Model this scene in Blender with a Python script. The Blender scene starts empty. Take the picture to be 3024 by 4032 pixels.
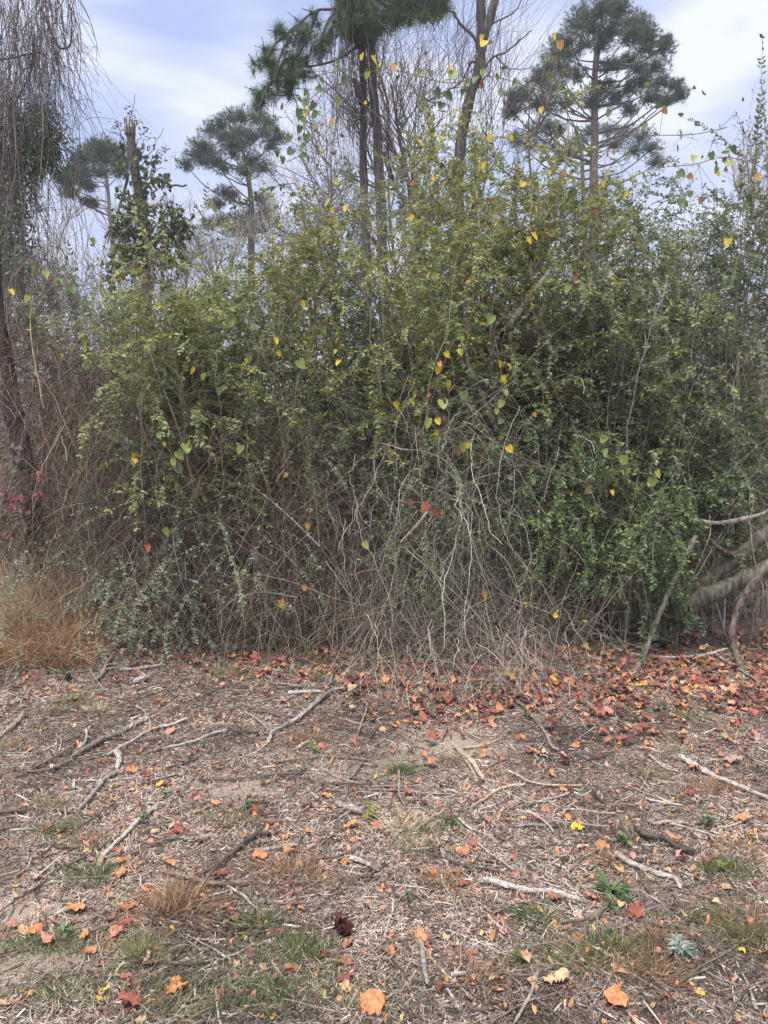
import bpy, math, random
import numpy as np
from mathutils import Vector

# ------------------------------------------------------------------ camera, sky, sun, exposure
S = bpy.context.scene
CAMH, PITCH, F = 1.75, math.radians(6.0), 3032.0      # photo is 3024 x 4032, focal length in its pixels
cam_d = bpy.data.cameras.new('camera'); cam = bpy.data.objects.new('camera', cam_d)
S.collection.objects.link(cam); S.camera = cam
cam.location = (0, 0, CAMH); cam.rotation_euler = (math.pi/2 - PITCH, 0, 0)
cam_d.sensor_fit = 'VERTICAL'; cam_d.angle = 2*math.atan(2016/F)
cam_d.clip_start = 0.05; cam_d.clip_end = 2000
S.view_settings.view_transform = 'Standard'; S.view_settings.look = 'None'
S.view_settings.exposure = 1.68; S.view_settings.gamma = 1.0
S.cycles.max_bounces = 4; S.cycles.diffuse_bounces = 3; S.cycles.glossy_bounces = 1
S.cycles.transmission_bounces = 3; S.cycles.use_denoising = True; S.cycles.caustics_reflective = False
S.render.use_persistent_data = False

SUN_EL, SUN_AZ = math.radians(66), math.radians(205)  # behind the camera, a little to its left
w = bpy.data.worlds.new('World'); S.world = w; w.use_nodes = True
nt = w.node_tree; N_ = nt.nodes; L_ = nt.links; N_.clear()
def nd(t, **k):
    n = N_.new(t)
    for a, b in k.items(): setattr(n, a, b)
    return n
out = nd('ShaderNodeOutputWorld'); bg = nd('ShaderNodeBackground'); bg.inputs['Strength'].default_value = 0.10
sky = nd('ShaderNodeTexSky'); sky.sky_type = 'NISHITA'; sky.sun_disc = False
sky.sun_elevation = SUN_EL; sky.sun_rotation = SUN_AZ; sky.air_density = 1.0; sky.dust_density = 1.5
tc = nd('ShaderNodeTexCoord'); sep = nd('ShaderNodeSeparateXYZ'); L_.new(tc.outputs['Generated'], sep.inputs[0])
# project the view direction on a flat cloud deck
zc = nd('ShaderNodeMath', operation='MAXIMUM'); zc.inputs[1].default_value = 0.0; L_.new(sep.outputs['Z'], zc.inputs[0])
za = nd('ShaderNodeMath', operation='ADD'); za.inputs[1].default_value = 0.28; L_.new(zc.outputs[0], za.inputs[0])
dx = nd('ShaderNodeMath', operation='DIVIDE'); L_.new(sep.outputs['X'], dx.inputs[0]); L_.new(za.outputs[0], dx.inputs[1])
dy = nd('ShaderNodeMath', operation='DIVIDE'); L_.new(sep.outputs['Y'], dy.inputs[0]); L_.new(za.outputs[0], dy.inputs[1])
cmb = nd('ShaderNodeCombineXYZ'); L_.new(dx.outputs[0], cmb.inputs[0]); L_.new(dy.outputs[0], cmb.inputs[1])
mp = nd('ShaderNodeMapping'); mp.inputs['Location'].default_value = (1.35, 0.55, 0.0); mp.inputs['Scale'].default_value = (1.0, 1.35, 1.0)
L_.new(cmb.outputs[0], mp.inputs[0])
cn = nd('ShaderNodeTexNoise'); cn.inputs['Scale'].default_value = 1.9; cn.inputs['Detail'].default_value = 6; cn.inputs['Roughness'].default_value = 0.5
cn.inputs['Distortion'].default_value = 0.35
L_.new(mp.outputs[0], cn.inputs['Vector'])
cr = nd('ShaderNodeValToRGB'); el = cr.color_ramp.elements
el[0].position = 0.43; el[0].color = (1.6, 1.95, 2.95, 1)
el[1].position = 0.615; el[1].color = (3.2, 3.3, 3.8, 1)
e = el.new(0.53); e.color = (2.3, 2.5, 3.3, 1)
L_.new(cn.outputs['Fac'], cr.inputs[0])
hz = nd('ShaderNodeMapRange'); hz.inputs['From Min'].default_value = 0.02; hz.inputs['From Max'].default_value = 0.42
hz.inputs['To Min'].default_value = 0.65; hz.inputs['To Max'].default_value = 0.0; L_.new(sep.outputs['Z'], hz.inputs['Value'])
mh = nd('ShaderNodeMixRGB'); mh.inputs[2].default_value = (2.75, 2.85, 3.45, 1); L_.new(hz.outputs[0], mh.inputs[0]); L_.new(cr.outputs[0], mh.inputs[1])
mx = nd('ShaderNodeMixRGB'); mx.inputs[0].default_value = 0.90; L_.new(sky.outputs[0], mx.inputs[1]); L_.new(mh.outputs[0], mx.inputs[2])
L_.new(mx.outputs[0], bg.inputs['Color']); L_.new(bg.outputs[0], out.inputs[0])

sun_d = bpy.data.lights.new('sun', 'SUN'); sun_d.energy = 1.5; sun_d.angle = math.radians(24); sun_d.color = (1.0, 0.965, 0.90)
sun = bpy.data.objects.new('sun', sun_d); S.collection.objects.link(sun)
sd = Vector((math.sin(SUN_AZ)*math.cos(SUN_EL), math.cos(SUN_AZ)*math.cos(SUN_EL), math.sin(SUN_EL)))
sun.rotation_euler = (-sd).to_track_quat('-Z', 'Y').to_euler()

# ------------------------------------------------------------------ helpers
rng = np.random.default_rng(7)
U = lambda a, b, *s: rng.uniform(a, b, s if s else None)
def nrm(v): return v/np.maximum(np.linalg.norm(v, axis=-1, keepdims=True), 1e-9)
def rdir(*s): return nrm(rng.normal(size=(*s, 3)))
def gz(x, y):
    x = np.asarray(x, float); y = np.asarray(y, float)
    z = 0.010*np.sin(2.1*x+0.7*y+1)+0.008*np.sin(3.7*y-1.9*x)+0.005*np.sin(7.3*x+2)*np.sin(6.1*y)+0.003*np.sin(17*x+3*y)*np.sin(15*y-4*x)
    return z + 0.10*np.clip((y-8)/12, 0, 1)*np.sin(0.35*x+1)
CP, SP = math.cos(PITCH), math.sin(PITCH)
def ray(u, v):
    r = (u-1512)/F; h = (2016-v)/F
    return np.array([r, CP + h*SP, -SP + h*CP])
def P(u, v, Y):                      # photo pixel (full size) at depth Y
    d = ray(u, v); return np.array([0, 0, CAMH]) + d*(Y/d[1])
def G(u, v):                         # photo pixel on the ground
    d = ray(u, v); p = np.array([0, 0, CAMH]) + d*(CAMH/-d[2]); p[2] = gz(p[0], p[1]); return p
K = 1.8227
def O(u, v, Y): return P(u*K, v*K, Y)
def OG(u, v): return G(u*K, v*K)
def r1(x, y): return (x/1.0972, y/1.0972)
def r2(x, y): return (1512+x/1.0972, y/1.0972)
def r3(x, y): return (x/1.0972, 1300+y/1.0972)
def r4(x, y): return (1512+x/1.0972, 1300+y/1.0972)
def r5(x, y): return (x/1.0972, 2500+y/1.0972)
def r6(x, y): return (1512+x/1.0972, 2500+y/1.0972)
def rl(x, y): return (x/1.843, y/1.843)              # tall detail of the upper left
def rc(x, y): return (900+x/1.508, y/1.508)          # detail of the upper middle

def pick(pal, n):
    c = np.array([p[:3] for p in pal]); wts = np.array([p[3] for p in pal], float)
    i = rng.choice(len(pal), n, p=wts/wts.sum())
    return np.clip(c[i]*U(0.72, 1.28, n, 1)*(1+U(-.08, .08, n, 3)), 0.003, 0.95)

class MB:
    def __init__(s): s.V, s.C, s.Q, s.T, s.n = [], [], [], [], 0
    def add(s, V, Fc, C):
        V = np.asarray(V, float).reshape(-1, 3); C = np.broadcast_to(np.asarray(C, float), V.shape)
        s.V.append(V); s.C.append(C); (s.Q if Fc.shape[1] == 4 else s.T).append(Fc+s.n); s.n += len(V)
    def more(s, Fc, off): (s.Q if Fc.shape[1] == 4 else s.T).append(Fc+off)
    def build(s, name, mat, parent=None, smooth=False, origin=None):
        V = np.concatenate(s.V); C = np.concatenate(s.C)
        org = np.array(origin if origin is not None else (0, 0, 0), float)
        if parent is not None: org = np.array(parent['_o'] if '_o' in parent else (0, 0, 0), float)
        me = bpy.data.meshes.new(name); me.vertices.add(len(V)); me.vertices.foreach_set('co', (V-org).astype(np.float32).ravel())
        q = np.concatenate(s.Q) if s.Q else np.zeros((0, 4), int); t = np.concatenate(s.T) if s.T else np.zeros((0, 3), int)
        li = np.concatenate([q.ravel(), t.ravel()]).astype(np.int32)
        me.loops.add(len(li)); me.loops.foreach_set('vertex_index', li)
        ls = np.concatenate([np.arange(len(q))*4, len(q)*4+np.arange(len(t))*3]).astype(np.int32)
        me.polygons.add(len(ls)); me.polygons.foreach_set('loop_start', ls)
        me.update(calc_edges=True)
        me.polygons.foreach_set('use_smooth', np.full(len(ls), smooth, dtype=bool))
        a = me.attributes.new('Col', 'FLOAT_COLOR', 'POINT')
        a.data.foreach_set('color', np.concatenate([C, np.ones((len(C), 1))], 1).astype(np.float32).ravel())
        me.materials.append(mat)
        o = bpy.data.objects.new(name, me); S.collection.objects.link(o)
        if parent is not None: o.parent = parent
        elif origin is not None: o.location = org
        return o

def tag(o, label=None, cat=None, group=None, kind=None):
    if label: o['label'] = label
    if cat: o['category'] = cat
    if group: o['group'] = group
    if kind: o['kind'] = kind
    return o
ORG = {}
def thing(name, label, cat, loc, group=None):
    o = bpy.data.objects.new(name, None); S.collection.objects.link(o)
    o.location = [float(a) for a in loc]; o['_o'] = [float(a) for a in loc]; o.empty_display_size = 0.1
    return tag(o, label, cat, group)

def frames(Pn):
    T = nrm(np.gradient(Pn, axis=1)); m = nrm(Pn[:, -1]-Pn[:, 0])
    h = np.where(np.abs(m[:, 2:3]) > 0.7, [[1., 0.2, 0]], [[0, 0.1, 1.]])
    ref = nrm(np.cross(m, h))[:, None, :]
    s_ = nrm(np.cross(T, ref)+1e-6); return T, s_, nrm(np.cross(s_, T))
def tubes(mb, Pn, R, k, col, lump=0.0, cap=False, streak=None):
    """batch of tubes: Pn B,N,3; R B,N; col B,3"""
    Pn = np.asarray(Pn, float); B, N, _ = Pn.shape; R = np.broadcast_to(R, (B, N))
    T, a, b = frames(Pn); th = np.arange(k)*2*math.pi/k
    Rr = R[:, :, None]*(1+lump*rng.normal(size=(B, N, k))) if lump else R[:, :, None]*np.ones(k)
    V = Pn[:, :, None, :]+Rr[..., None]*(np.cos(th)[None, None, :, None]*a[:, :, None, :]+np.sin(th)[None, None, :, None]*b[:, :, None, :])
    i = np.arange(k); j = (i+1) % k; n = np.arange(N-1)[:, None]*k
    f = np.stack([n+i, n+j, n+k+j, n+k+i], -1).reshape(-1, 4)
    Fc = (np.arange(B)[:, None, None]*(N*k)+f[None]).reshape(-1, 4)
    col = np.broadcast_to(np.asarray(col, float).reshape(-1, 3), (B, 3))
    off = mb.n
    cc = np.repeat(col, N*k, 0)
    if streak is not None:
        a_ = rng.normal(size=(B, 1, k))*.6+np.cumsum(rng.normal(size=(B, N, 1))*.45, 1)*.5+rng.normal(size=(B, N, k))*.35
        m_ = 1/(1+np.exp(-(a_-.9)*4)); cc = cc*(1-m_.reshape(-1, 1))+np.array(streak)*m_.reshape(-1, 1)
    mb.add(V.reshape(-1, 3), Fc, cc)
    if cap:
        for bb in range(B):
            for e_ in (0, N-1):
                c0 = Pn[bb, e_]; o2 = mb.n; base = off+bb*N*k+e_*k
                mb.add(c0[None]+ (T[bb, e_]*(1 if e_ else -1)*R[bb, e_]*0.25)[None], np.zeros((0, 3), int), col[bb])
                mb.T.append(np.stack([base+i, base+j, np.full(k, o2)], -1) if e_ else np.stack([base+j, base+i, np.full(k, o2)], -1))
def ribbons(mb, Pn, W, col, up=None):
    """batch of flat strips"""
    Pn = np.asarray(Pn, float); B, N, _ = Pn.shape; W = np.broadcast_to(W, (B, N))
    T = nrm(np.gradient(Pn, axis=1)); r = rdir(B)[:, None, :] if up is None else np.broadcast_to(up, (B, 3))[:, None, :]
    s_ = nrm(np.cross(T, r))
    V = np.stack([Pn-s_*W[..., None]/2, Pn+s_*W[..., None]/2], 2)
    n = np.arange(N-1)[:, None]*2; f = np.concatenate([n, n+1, n+3, n+2], 1)
    Fc = (np.arange(B)[:, None, None]*(N*2)+f[None]).reshape(-1, 4)
    mb.add(V.reshape(-1, 3), Fc, np.repeat(np.broadcast_to(np.asarray(col, float).reshape(-1, 3), (B, 3)), N*2, 0))
def grow(st, d, L, N=8, droop=0.0, wander=0.0, curl=None):
    st = np.asarray(st, float); B = len(st); d = nrm(np.asarray(d, float)); ds = np.broadcast_to(L, (B,))/(N-1)
    pts = [st]; p = st.copy(); dr = np.broadcast_to(droop, (B,))[:, None]
    cv = curl if curl is not None else 0
    for _ in range(N-1):
        d = nrm(d+dr/(N-1)*np.array([0, 0, -1.])+wander*rng.normal(size=(B, 3))/math.sqrt(N-1)+cv)
        p = p+d*ds[:, None]; pts.append(p)
    return np.stack(pts, 1)
def at(Pn, t):
    """points and tangents on polylines: Pn B,N,3; t B,M"""
    N = Pn.shape[1]; x = np.clip(t, 0, 0.9999)*(N-1); i = x.astype(int); f = (x-i)[..., None]; b = np.arange(len(Pn))[:, None]
    a, c = Pn[b, i], Pn[b, i+1]; return a*(1-f)+c*f, nrm(c-a)
def smooth(pts, n=16):
    p = np.array(pts, float); p = np.concatenate([[2*p[0]-p[1]], p, [2*p[-1]-p[-2]]]); m = len(p)-3
    o_ = []
    for x in np.linspace(0, m-1e-6, n):
        i = int(x); t = x-i; a, b, c, d = p[i:i+4]
        o_.append(0.5*((2*b)+(-a+c)*t+(2*a-5*b+4*c-d)*t*t+(-a+3*b-3*c+d)*t**3))
    return np.array(o_)
PR = {'oval': (np.array([[0, 0, 0], [.36, .3, .07], [.40, .62, .07], [0, 1, -.03], [-.40, .62, .07], [-.36, .3, .07]]), np.array([[0, 1, 2, 3], [0, 3, 4, 5]])),
      'diam': (np.array([[0, 0, 0], [.5, .45, .1], [0, 1, 0], [-.5, .45, .1]]), np.array([[0, 1, 2, 3]])),
      'lance': (np.array([[0, 0, 0], [.22, .3, .05], [.2, .65, .05], [0, 1, -.12], [-.2, .65, .05], [-.22, .3, .05]]), np.array([[0, 1, 2, 3], [0, 3, 4, 5]]))}
_h = [(0, .10), (.16, .0), (.34, .0), (.48, .14), (.5, .34), (.42, .58), (.26, .80), (0, 1.02)]
_hv = [(x, y, .10*abs(x)) for x, y in _h]+[(-x, y, .10*abs(x)) for x, y in _h[-2:0:-1]]
PR['heart'] = (np.array([(0, .42, -.05)]+_hv), np.array([[0, 1+i, 1+(i+1) % len(_hv)] for i in range(len(_hv))]))
def leaves(mb, pos, ax, no, L, W, col, kind='oval'):
    V0, F0 = PR[kind]; M = len(pos)
    if M == 0: return
    ax = nrm(ax); sd_ = nrm(np.cross(ax, no)+1e-6); no = nrm(np.cross(sd_, ax))
    L = np.broadcast_to(L, (M,))[:, None, None]; W = np.broadcast_to(W, (M,))[:, None, None]
    V = pos[:, None, :]+V0[None, :, :1]*W*sd_[:, None]+V0[None, :, 1:2]*L*ax[:, None]+V0[None, :, 2:]*W*2*no[:, None]*U(0.3, 1.6, M, 1, 1)
    Fc = (np.arange(M)[:, None, None]*len(V0)+F0[None]).reshape(-1, F0.shape[1])
    mb.add(V.reshape(-1, 3), Fc, np.repeat(col, len(V0), 0))
def outline(kind, n):
    th = np.arange(n)/n*2*math.pi
    if kind == 'lobed': r = 0.78+0.05*np.cos(5*th+.3)+0.04*np.cos(8*th+.4)+0.02*np.cos(15*th)+0.08*np.cos(th)-.2*np.exp(-((th-math.pi)/.3)**2)
    elif kind == 'vine': r = 0.84+0.06*np.cos(3*th)+0.03*np.cos(11*th)-0.30*np.exp(-((th-math.pi)/0.28)**2)
    elif kind == 'ovate': r = 1/np.sqrt(np.cos(th)**2+(np.sin(th)/0.52)**2)*(1+0.12*np.cos(th))
    else: r = 0.72+0.16*np.cos(th)-0.32*np.exp(-((th-math.pi)/0.35)**2)+0.14*np.abs(np.cos(th/2))**6
    return th, r
def litter(mb, pos, yaw, size, kind, col, n=20, curl=0.25, tilt=0.25, lift=0.006):
    """curled fallen leaves lying near the ground, batch"""
    B = len(pos); th, r = outline(kind, n)
    r = r[None]*(1+0.045*rng.normal(size=(B, n)))*(1-.45*(rng.random((B, 1)) < .4)*np.exp(-((th[None]-U(0, 6.28, B, 1))/.5)**2)); x = r*np.cos(th); y = r*np.sin(th)*U(.8, 1.1, B, 1)
    xs = np.concatenate([np.zeros((B, 1)), x*.5, x], 1); ys = np.concatenate([np.zeros((B, 1)), y*.5, y], 1)
    a = rng.normal(size=(B, 1))*curl; b = rng.normal(size=(B, 1))*curl; c = rng.normal(size=(B, 1))*curl
    zs = a*xs**2+b*ys**2+c*xs*ys+np.concatenate([np.zeros((B, 1)), .5*curl*.35*rng.normal(size=(B, n)), curl*.5*rng.normal(size=(B, n))], 1)
    zs += 0.07*np.abs(np.concatenate([np.zeros(1), np.tile(np.sin(2.5*th), 2)]))[None]
    tx, ty = rng.normal(size=(2, B, 1))*tilt
    zs = zs+tx*xs+ty*ys; zs = zs-zs.min(1, keepdims=True)
    cy, sy = np.cos(yaw)[:, None], np.sin(yaw)[:, None]; s_ = np.asarray(size)[:, None]/2
    V = np.stack([(xs*cy-ys*sy)*s_+pos[:, :1], (xs*sy+ys*cy)*s_+pos[:, 1:2], zs*s_+pos[:, 2:3]+lift], -1)
    i = np.arange(n); j = (i+1) % n; m = 2*n+1
    t_ = np.stack([0*i, 1+i, 1+j], -1); q_ = np.stack([1+i, 1+n+i, 1+n+j, 1+j], -1)
    o_ = np.arange(B)[:, None, None]*m; off = mb.n
    mb.add(V.reshape(-1, 3), (o_+t_[None]).reshape(-1, 3), np.repeat(col, m, 0)); mb.more((o_+q_[None]).reshape(-1, 4), off)

# ------------------------------------------------------------------ materials
def mat_attr(name, rough=0.6, trans=0.0, spec=0.3, var=0.25, scale=60, bump=0.0, stretch=None, dark=0.0):
    m = bpy.data.materials.new(name); m.use_nodes = True; t = m.node_tree; n = t.nodes; l = t.links; n.clear()
    o_ = n.new('ShaderNodeOutputMaterial'); p = n.new('ShaderNodeBsdfPrincipled'); a = n.new('ShaderNodeAttribute'); a.attribute_name = 'Col'
    g = n.new('ShaderNodeNewGeometry'); nz = n.new('ShaderNodeTexNoise'); nz.inputs['Scale'].default_value = scale; nz.inputs['Detail'].default_value = 4
    mpp = n.new('ShaderNodeMapping'); l.new(g.outputs['Position'], mpp.inputs[0]); l.new(mpp.outputs[0], nz.inputs['Vector'])
    if stretch: mpp.inputs['Scale'].default_value = stretch
    r = n.new('ShaderNodeMapRange'); r.inputs['From Min'].default_value = .3; r.inputs['From Max'].default_value = .7
    r.inputs['To Min'].default_value = 1-var; r.inputs['To Max'].default_value = 1+var; l.new(nz.outputs['Fac'], r.inputs['Value'])
    mu = n.new('ShaderNodeVectorMath'); mu.operation = 'SCALE'; l.new(a.outputs['Color'], mu.inputs[0]); l.new(r.outputs[0], mu.inputs['Scale'])
    l.new(mu.outputs[0], p.inputs['Base Color']); p.inputs['Roughness'].default_value = rough; p.inputs['Specular IOR Level'].default_value = spec
    if bump:
        b = n.new('ShaderNodeBump'); b.inputs['Strength'].default_value = bump; b.inputs['Distance'].default_value = 0.01
        l.new(nz.outputs['Fac'], b.inputs['Height']); l.new(b.outputs[0], p.inputs['Normal'])
    if trans:
        tr = n.new('ShaderNodeBsdfTranslucent'); l.new(mu.outputs[0], tr.inputs[0]); ms = n.new('ShaderNodeMixShader'); ms.inputs[0].default_value = trans
        l.new(p.outputs[0], ms.inputs[1]); l.new(tr.outputs[0], ms.inputs[2]); l.new(ms.outputs[0], o_.inputs[0])
    else: l.new(p.outputs[0], o_.inputs[0])
    return m
M_leaf = mat_attr('leaf', .40, .38, .5, .15, 30)
M_big = mat_attr('vine_leaf', .5, .4, .4, .22, 90)
M_need = mat_attr('pine_needle', .5, .25, .3, .2, 12)
M_twig = mat_attr('twig', .85, 0, .2, .35, 45)
M_bark = mat_attr('bark', .9, 0, .15, .6, 34, 1.0, (1, 1, .3))
M_wood = mat_attr('weathered_wood', .8, 0, .25, .45, 70, .6)
M_straw = mat_attr('straw', .75, .1, .25, .25, 25)
M_dead = mat_attr('fallen_leaf', .6, .12, .3, .3, 55, .4)

def mat_ground():
    m = bpy.data.materials.new('sandy_soil'); m.use_nodes = True; t = m.node_tree; n = t.nodes; l = t.links
    p = n['Principled BSDF']; p.inputs['Roughness'].default_value = .95; p.inputs['Specular IOR Level'].default_value = .15
    g = n.new('ShaderNodeNewGeometry')
    def noise(s, d=6, r=.6):
        z = n.new('ShaderNodeTexNoise'); z.inputs['Scale'].default_value = s; z.inputs['Detail'].default_value = d; z.inputs['Roughness'].default_value = r
        l.new(g.outputs['Position'], z.inputs['Vector']); return z
    a, b, c = noise(.9), noise(14, 8, .7), noise(180, 4, .7)
    r = n.new('ShaderNodeValToRGB'); e = r.color_ramp.elements
    e[0].position = .36; e[0].color = (.085, .058, .045, 1); e[1].position = .64; e[1].color = (.40, .30, .23, 1)
    x = n.new('ShaderNodeMixRGB'); x.inputs[0].default_value = .5; l.new(a.outputs['Fac'], x.inputs[1]); l.new(b.outputs['Fac'], x.inputs[2])
    l.new(x.outputs[0], r.inputs[0])
    r2_ = n.new('ShaderNodeMapRange'); r2_.inputs['From Min'].default_value = .3; r2_.inputs['From Max'].default_value = .7
    r2_.inputs['To Min'].default_value = .6; r2_.inputs['To Max'].default_value = 1.35; l.new(c.outputs['Fac'], r2_.inputs['Value'])
    sc = n.new('ShaderNodeVectorMath'); sc.operation = 'SCALE'; l.new(r.outputs[0], sc.inputs[0]); l.new(r2_.outputs[0], sc.inputs['Scale'])
    at_ = n.new('ShaderNodeAttribute'); at_.attribute_name = 'Col'; ms_ = n.new('ShaderNodeMixRGB'); l.new(at_.outputs['Fac'], ms_.inputs[0]); l.new(sc.outputs[0], ms_.inputs[1])
    s2_ = n.new('ShaderNodeVectorMath'); s2_.operation = 'SCALE'; s2_.inputs[0].default_value = (.46, .355, .27); l.new(r2_.outputs[0], s2_.inputs['Scale']); l.new(s2_.outputs[0], ms_.inputs[2])
    l.new(ms_.outputs[0], p.inputs['Base Color'])
    bm_ = n.new('ShaderNodeBump'); bm_.inputs['Strength'].default_value = .8; bm_.inputs['Distance'].default_value = .012
    ad = n.new('ShaderNodeMath'); l.new(b.outputs['Fac'], ad.inputs[0]); l.new(c.outputs['Fac'], ad.inputs[1]); l.new(ad.outputs[0], bm_.inputs['Height'])
    l.new(bm_.outputs[0], p.inputs['Normal']); return m

# ------------------------------------------------------------------ ground, one sheet out to the horizon
def axis(lo, hi, fine, a, b, gr):
    xs = list(np.arange(a, b+1e-6, fine)); s = fine
    while xs[-1] < hi: s *= gr; xs.append(xs[-1]+s)
    s = fine
    while xs[0] > lo: s *= gr; xs.insert(0, xs[0]-s)
    return np.array(xs)
gx, gy = axis(-300, 300, .05, -4.2, 4.2, 1.25), axis(-30, 600, .05, 1.8, 8.0, 1.25)
XX, YY = np.meshgrid(gx, gy); mb = MB()
ZZ = gz(XX, YY)*np.clip(1.2-np.hypot(XX, YY)/120, 0, 1)
PATCH = [(*r5(90, 1380), .34, .17, .95), (*r5(30, 1190), .25, .09, .95), (*r6(290, 470), .36, .28, .95), (*r5(1010, 680), .24, .15, .8), (*r6(60, 560), .2, .12, .6), (*r5(1480, 600), .25, .15, .5), (*r6(1100, 1080), .2, .1, .3)]
sand = np.zeros_like(XX)
for (u, v, rx, ry, a_) in PATCH:
    c = G(u, v); sand = np.maximum(sand, a_*np.exp(-((XX-c[0])/rx)**2-((YY-c[1])/ry)**2))
sand = np.clip(sand*1.5+.5*rng.normal(size=XX.shape)*sand*(1-sand), 0, 1)
nx, ny = len(gx), len(gy); i = np.arange(nx-1)[None]; j = np.arange(ny-1)[:, None]*nx
mb.add(np.stack([XX, YY, ZZ], -1), np.stack([i+j, i+j+1, i+j+1+nx, i+j+nx], -1).reshape(-1, 4), np.repeat(sand.reshape(-1, 1), 3, 1))
tag(mb.build('ground', mat_ground(), smooth=True), 'sandy soil under mown dead grass and wood debris', 'ground', kind='structure')
# ------------------------------------------------------------------ palettes (albedo)
G_DARK = [(.17, .215, .105, 5), (.22, .265, .12, 4), (.28, .32, .15, 2), (.10, .13, .06, 2), (.40, .34, .05, .25)]
G_YEL = [(.28, .31, .09, 5), (.37, .37, .11, 4), (.17, .20, .075, 3), (.42, .37, .08, 1.6), (.55, .40, .04, .7), (.45, .17, .04, .15)]
G_GREY = [(.24, .275, .18, 5), (.32, .36, .25, 3), (.16, .19, .115, 3), (.24, .26, .10, .7), (.50, .42, .07, .3)]
G_LIGHT = [(.29, .35, .13, 5), (.38, .43, .17, 4), (.42, .44, .19, 2), (.12, .155, .06, 3), (.52, .42, .06, .5)]
G_BRI = [(.14, .23, .09, 6), (.21, .30, .11, 3), (.28, .32, .07, 1.0), (.50, .45, .08, .6), (.04, .08, .028, 2)]
DB = [(.10, .075, .06, 3), (.15, .11, .09, 2)]  # darkened browns: shade deep inside the thicket put into the cane colour
BR = [(.20, .15, .11, 4), (.28, .22, .17, 3), (.12, .085, .06, 3)]
GR = [(.34, .29, .23, 4), (.25, .205, .16, 3), (.44, .39, .32, 1.5), (.15, .115, .09, 2)]
RB = [(.24, .17, .125, 4), (.32, .24, .185, 3), (.12, .08, .06, 4), (.42, .33, .26, 1.3)]

DV = [(.13, .10, .09, 3), (.19, .15, .13, 2), (.08, .06, .055, 2)]
def bez(b, t, lift, n, w=0.06):
    """stems from b to t, B,3 each, rising first then leaning"""
    c = b*.45+t*.55; c[:, 2] += lift; s_ = np.linspace(0, 1, n)[None, :, None]
    p = (1-s_)**2*b[:, None]+2*s_*(1-s_)*c[:, None]+s_**2*t[:, None]
    k = np.cumsum(rng.normal(size=p.shape)*w*1.9/math.sqrt(n), 1)*s_
    return p+k
def leafy(ml, Pn, K_, L, pal, keep=.9, t0=.12, kind='oval', wr=.5, upb=1.0):
    B = len(Pn)
    if B == 0: return
    t = np.linspace(t0, .98, K_)[None]+U(-.015, .015, B, K_); p, tg = at(Pn, t)
    up = np.array([0, 0, 1.])*upb+rng.normal(size=(B, K_, 3))*.35
    sd_ = nrm(np.cross(tg, up)+1e-6)
    for sg in (-1, 1):
        ax = sd_*sg*.85+tg*.65+rng.normal(size=(B, K_, 3))*.22
        no = nrm(np.cross(sd_, tg)); no = no*np.sign(no[..., 2:]+1e-3)+rng.normal(size=(B, K_, 3))*.35
        m = (rng.random((B, K_)) < keep)
        # paler towards some whole sprays, as leaf age goes
        c = pick(pal, B*K_).reshape(B, K_, 3)*U(.8, 1.2, B, 1, 1)
        n = m.sum(); LL = L*U(.65, 1.2, n)
        leaves(ml, p[m], ax[m], no[m], LL, LL*U(.8, 1.1, n)*wr*1.1, np.clip(c[m], 0, .9), kind)
def shrub(name, label, cat, base, ctr, rad, nst=16, nsec=7, nsp=4, pal=G_DARK, L=.032, group=None, droop=1.35, lift=.25, spread=.35, up=.45, seclen=(.3, .8), r0=.009, stemcol=GR, keep=.9, K1=8, K2=18, kind='oval', prof=None):
    nst = int(nst*.72); nsec = int(nsec*1.25)
    base = np.array(base, float); ctr = np.array(ctr, float); rad = np.array(rad, float)
    root = thing(name, label, cat, base, group)
    tg = ctr+rdir(nst)*rng.random((nst, 1))**.38*rad
    if prof is not None: tg[:, 2] = np.minimum(tg[:, 2], prof(tg[:, 0]))
    b = base[None]+np.stack([U(-spread, spread, nst), U(-spread*.7, spread*.7, nst), np.zeros(nst)-.02], 1)
    st = bez(b, tg, lift, 14); mw = MB(); ml = MB()
    tubes(mw, st, np.linspace(1, .22, 14)[None]*U(.6, 1.3, nst, 1)*r0, 5, pick(stemcol, nst))
    t = U(.25, 1, nst, nsec)**.8; p, tn = at(st, t)
    p = p.reshape(-1, 3); tn = tn.reshape(-1, 3); n2 = len(p)
    d = tn*.55+rdir(n2)*.85+np.array([0, 0, up])
    sec = grow(p, d, U(*seclen, n2), 8, droop*U(.3, 1.6, n2), .22)
    tubes(mw, sec, np.linspace(1, .4, 8)[None]*r0*.28, 3, pick(stemcol, n2))
    leafy(ml, sec, K2, L, pal, keep*.9, .3, kind)
    t = U(.15, 1, n2, nsp); p, tn = at(sec, t); p = p.reshape(-1, 3); tn = tn.reshape(-1, 3); n3 = len(p)
    d = tn*.7+rdir(n3)*.65+np.array([0, 0, up*.5])
    sp = grow(p, d, U(.10, .32, n3), 6, droop*.7, .15)
    tubes(mw, sp, np.linspace(1, .5, 6)[None]*r0*.15, 3, pick(stemcol, n3)*.9)
    leafy(ml, sp, K1, L, pal, keep, .1, kind)
    mw.build('branches', M_twig, root); ml.build('foliage', M_leaf, root)
    return root
def bx(u, Y): p = O(u, 900, Y); return np.array([p[0], Y, gz(p[0], Y)])

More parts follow.
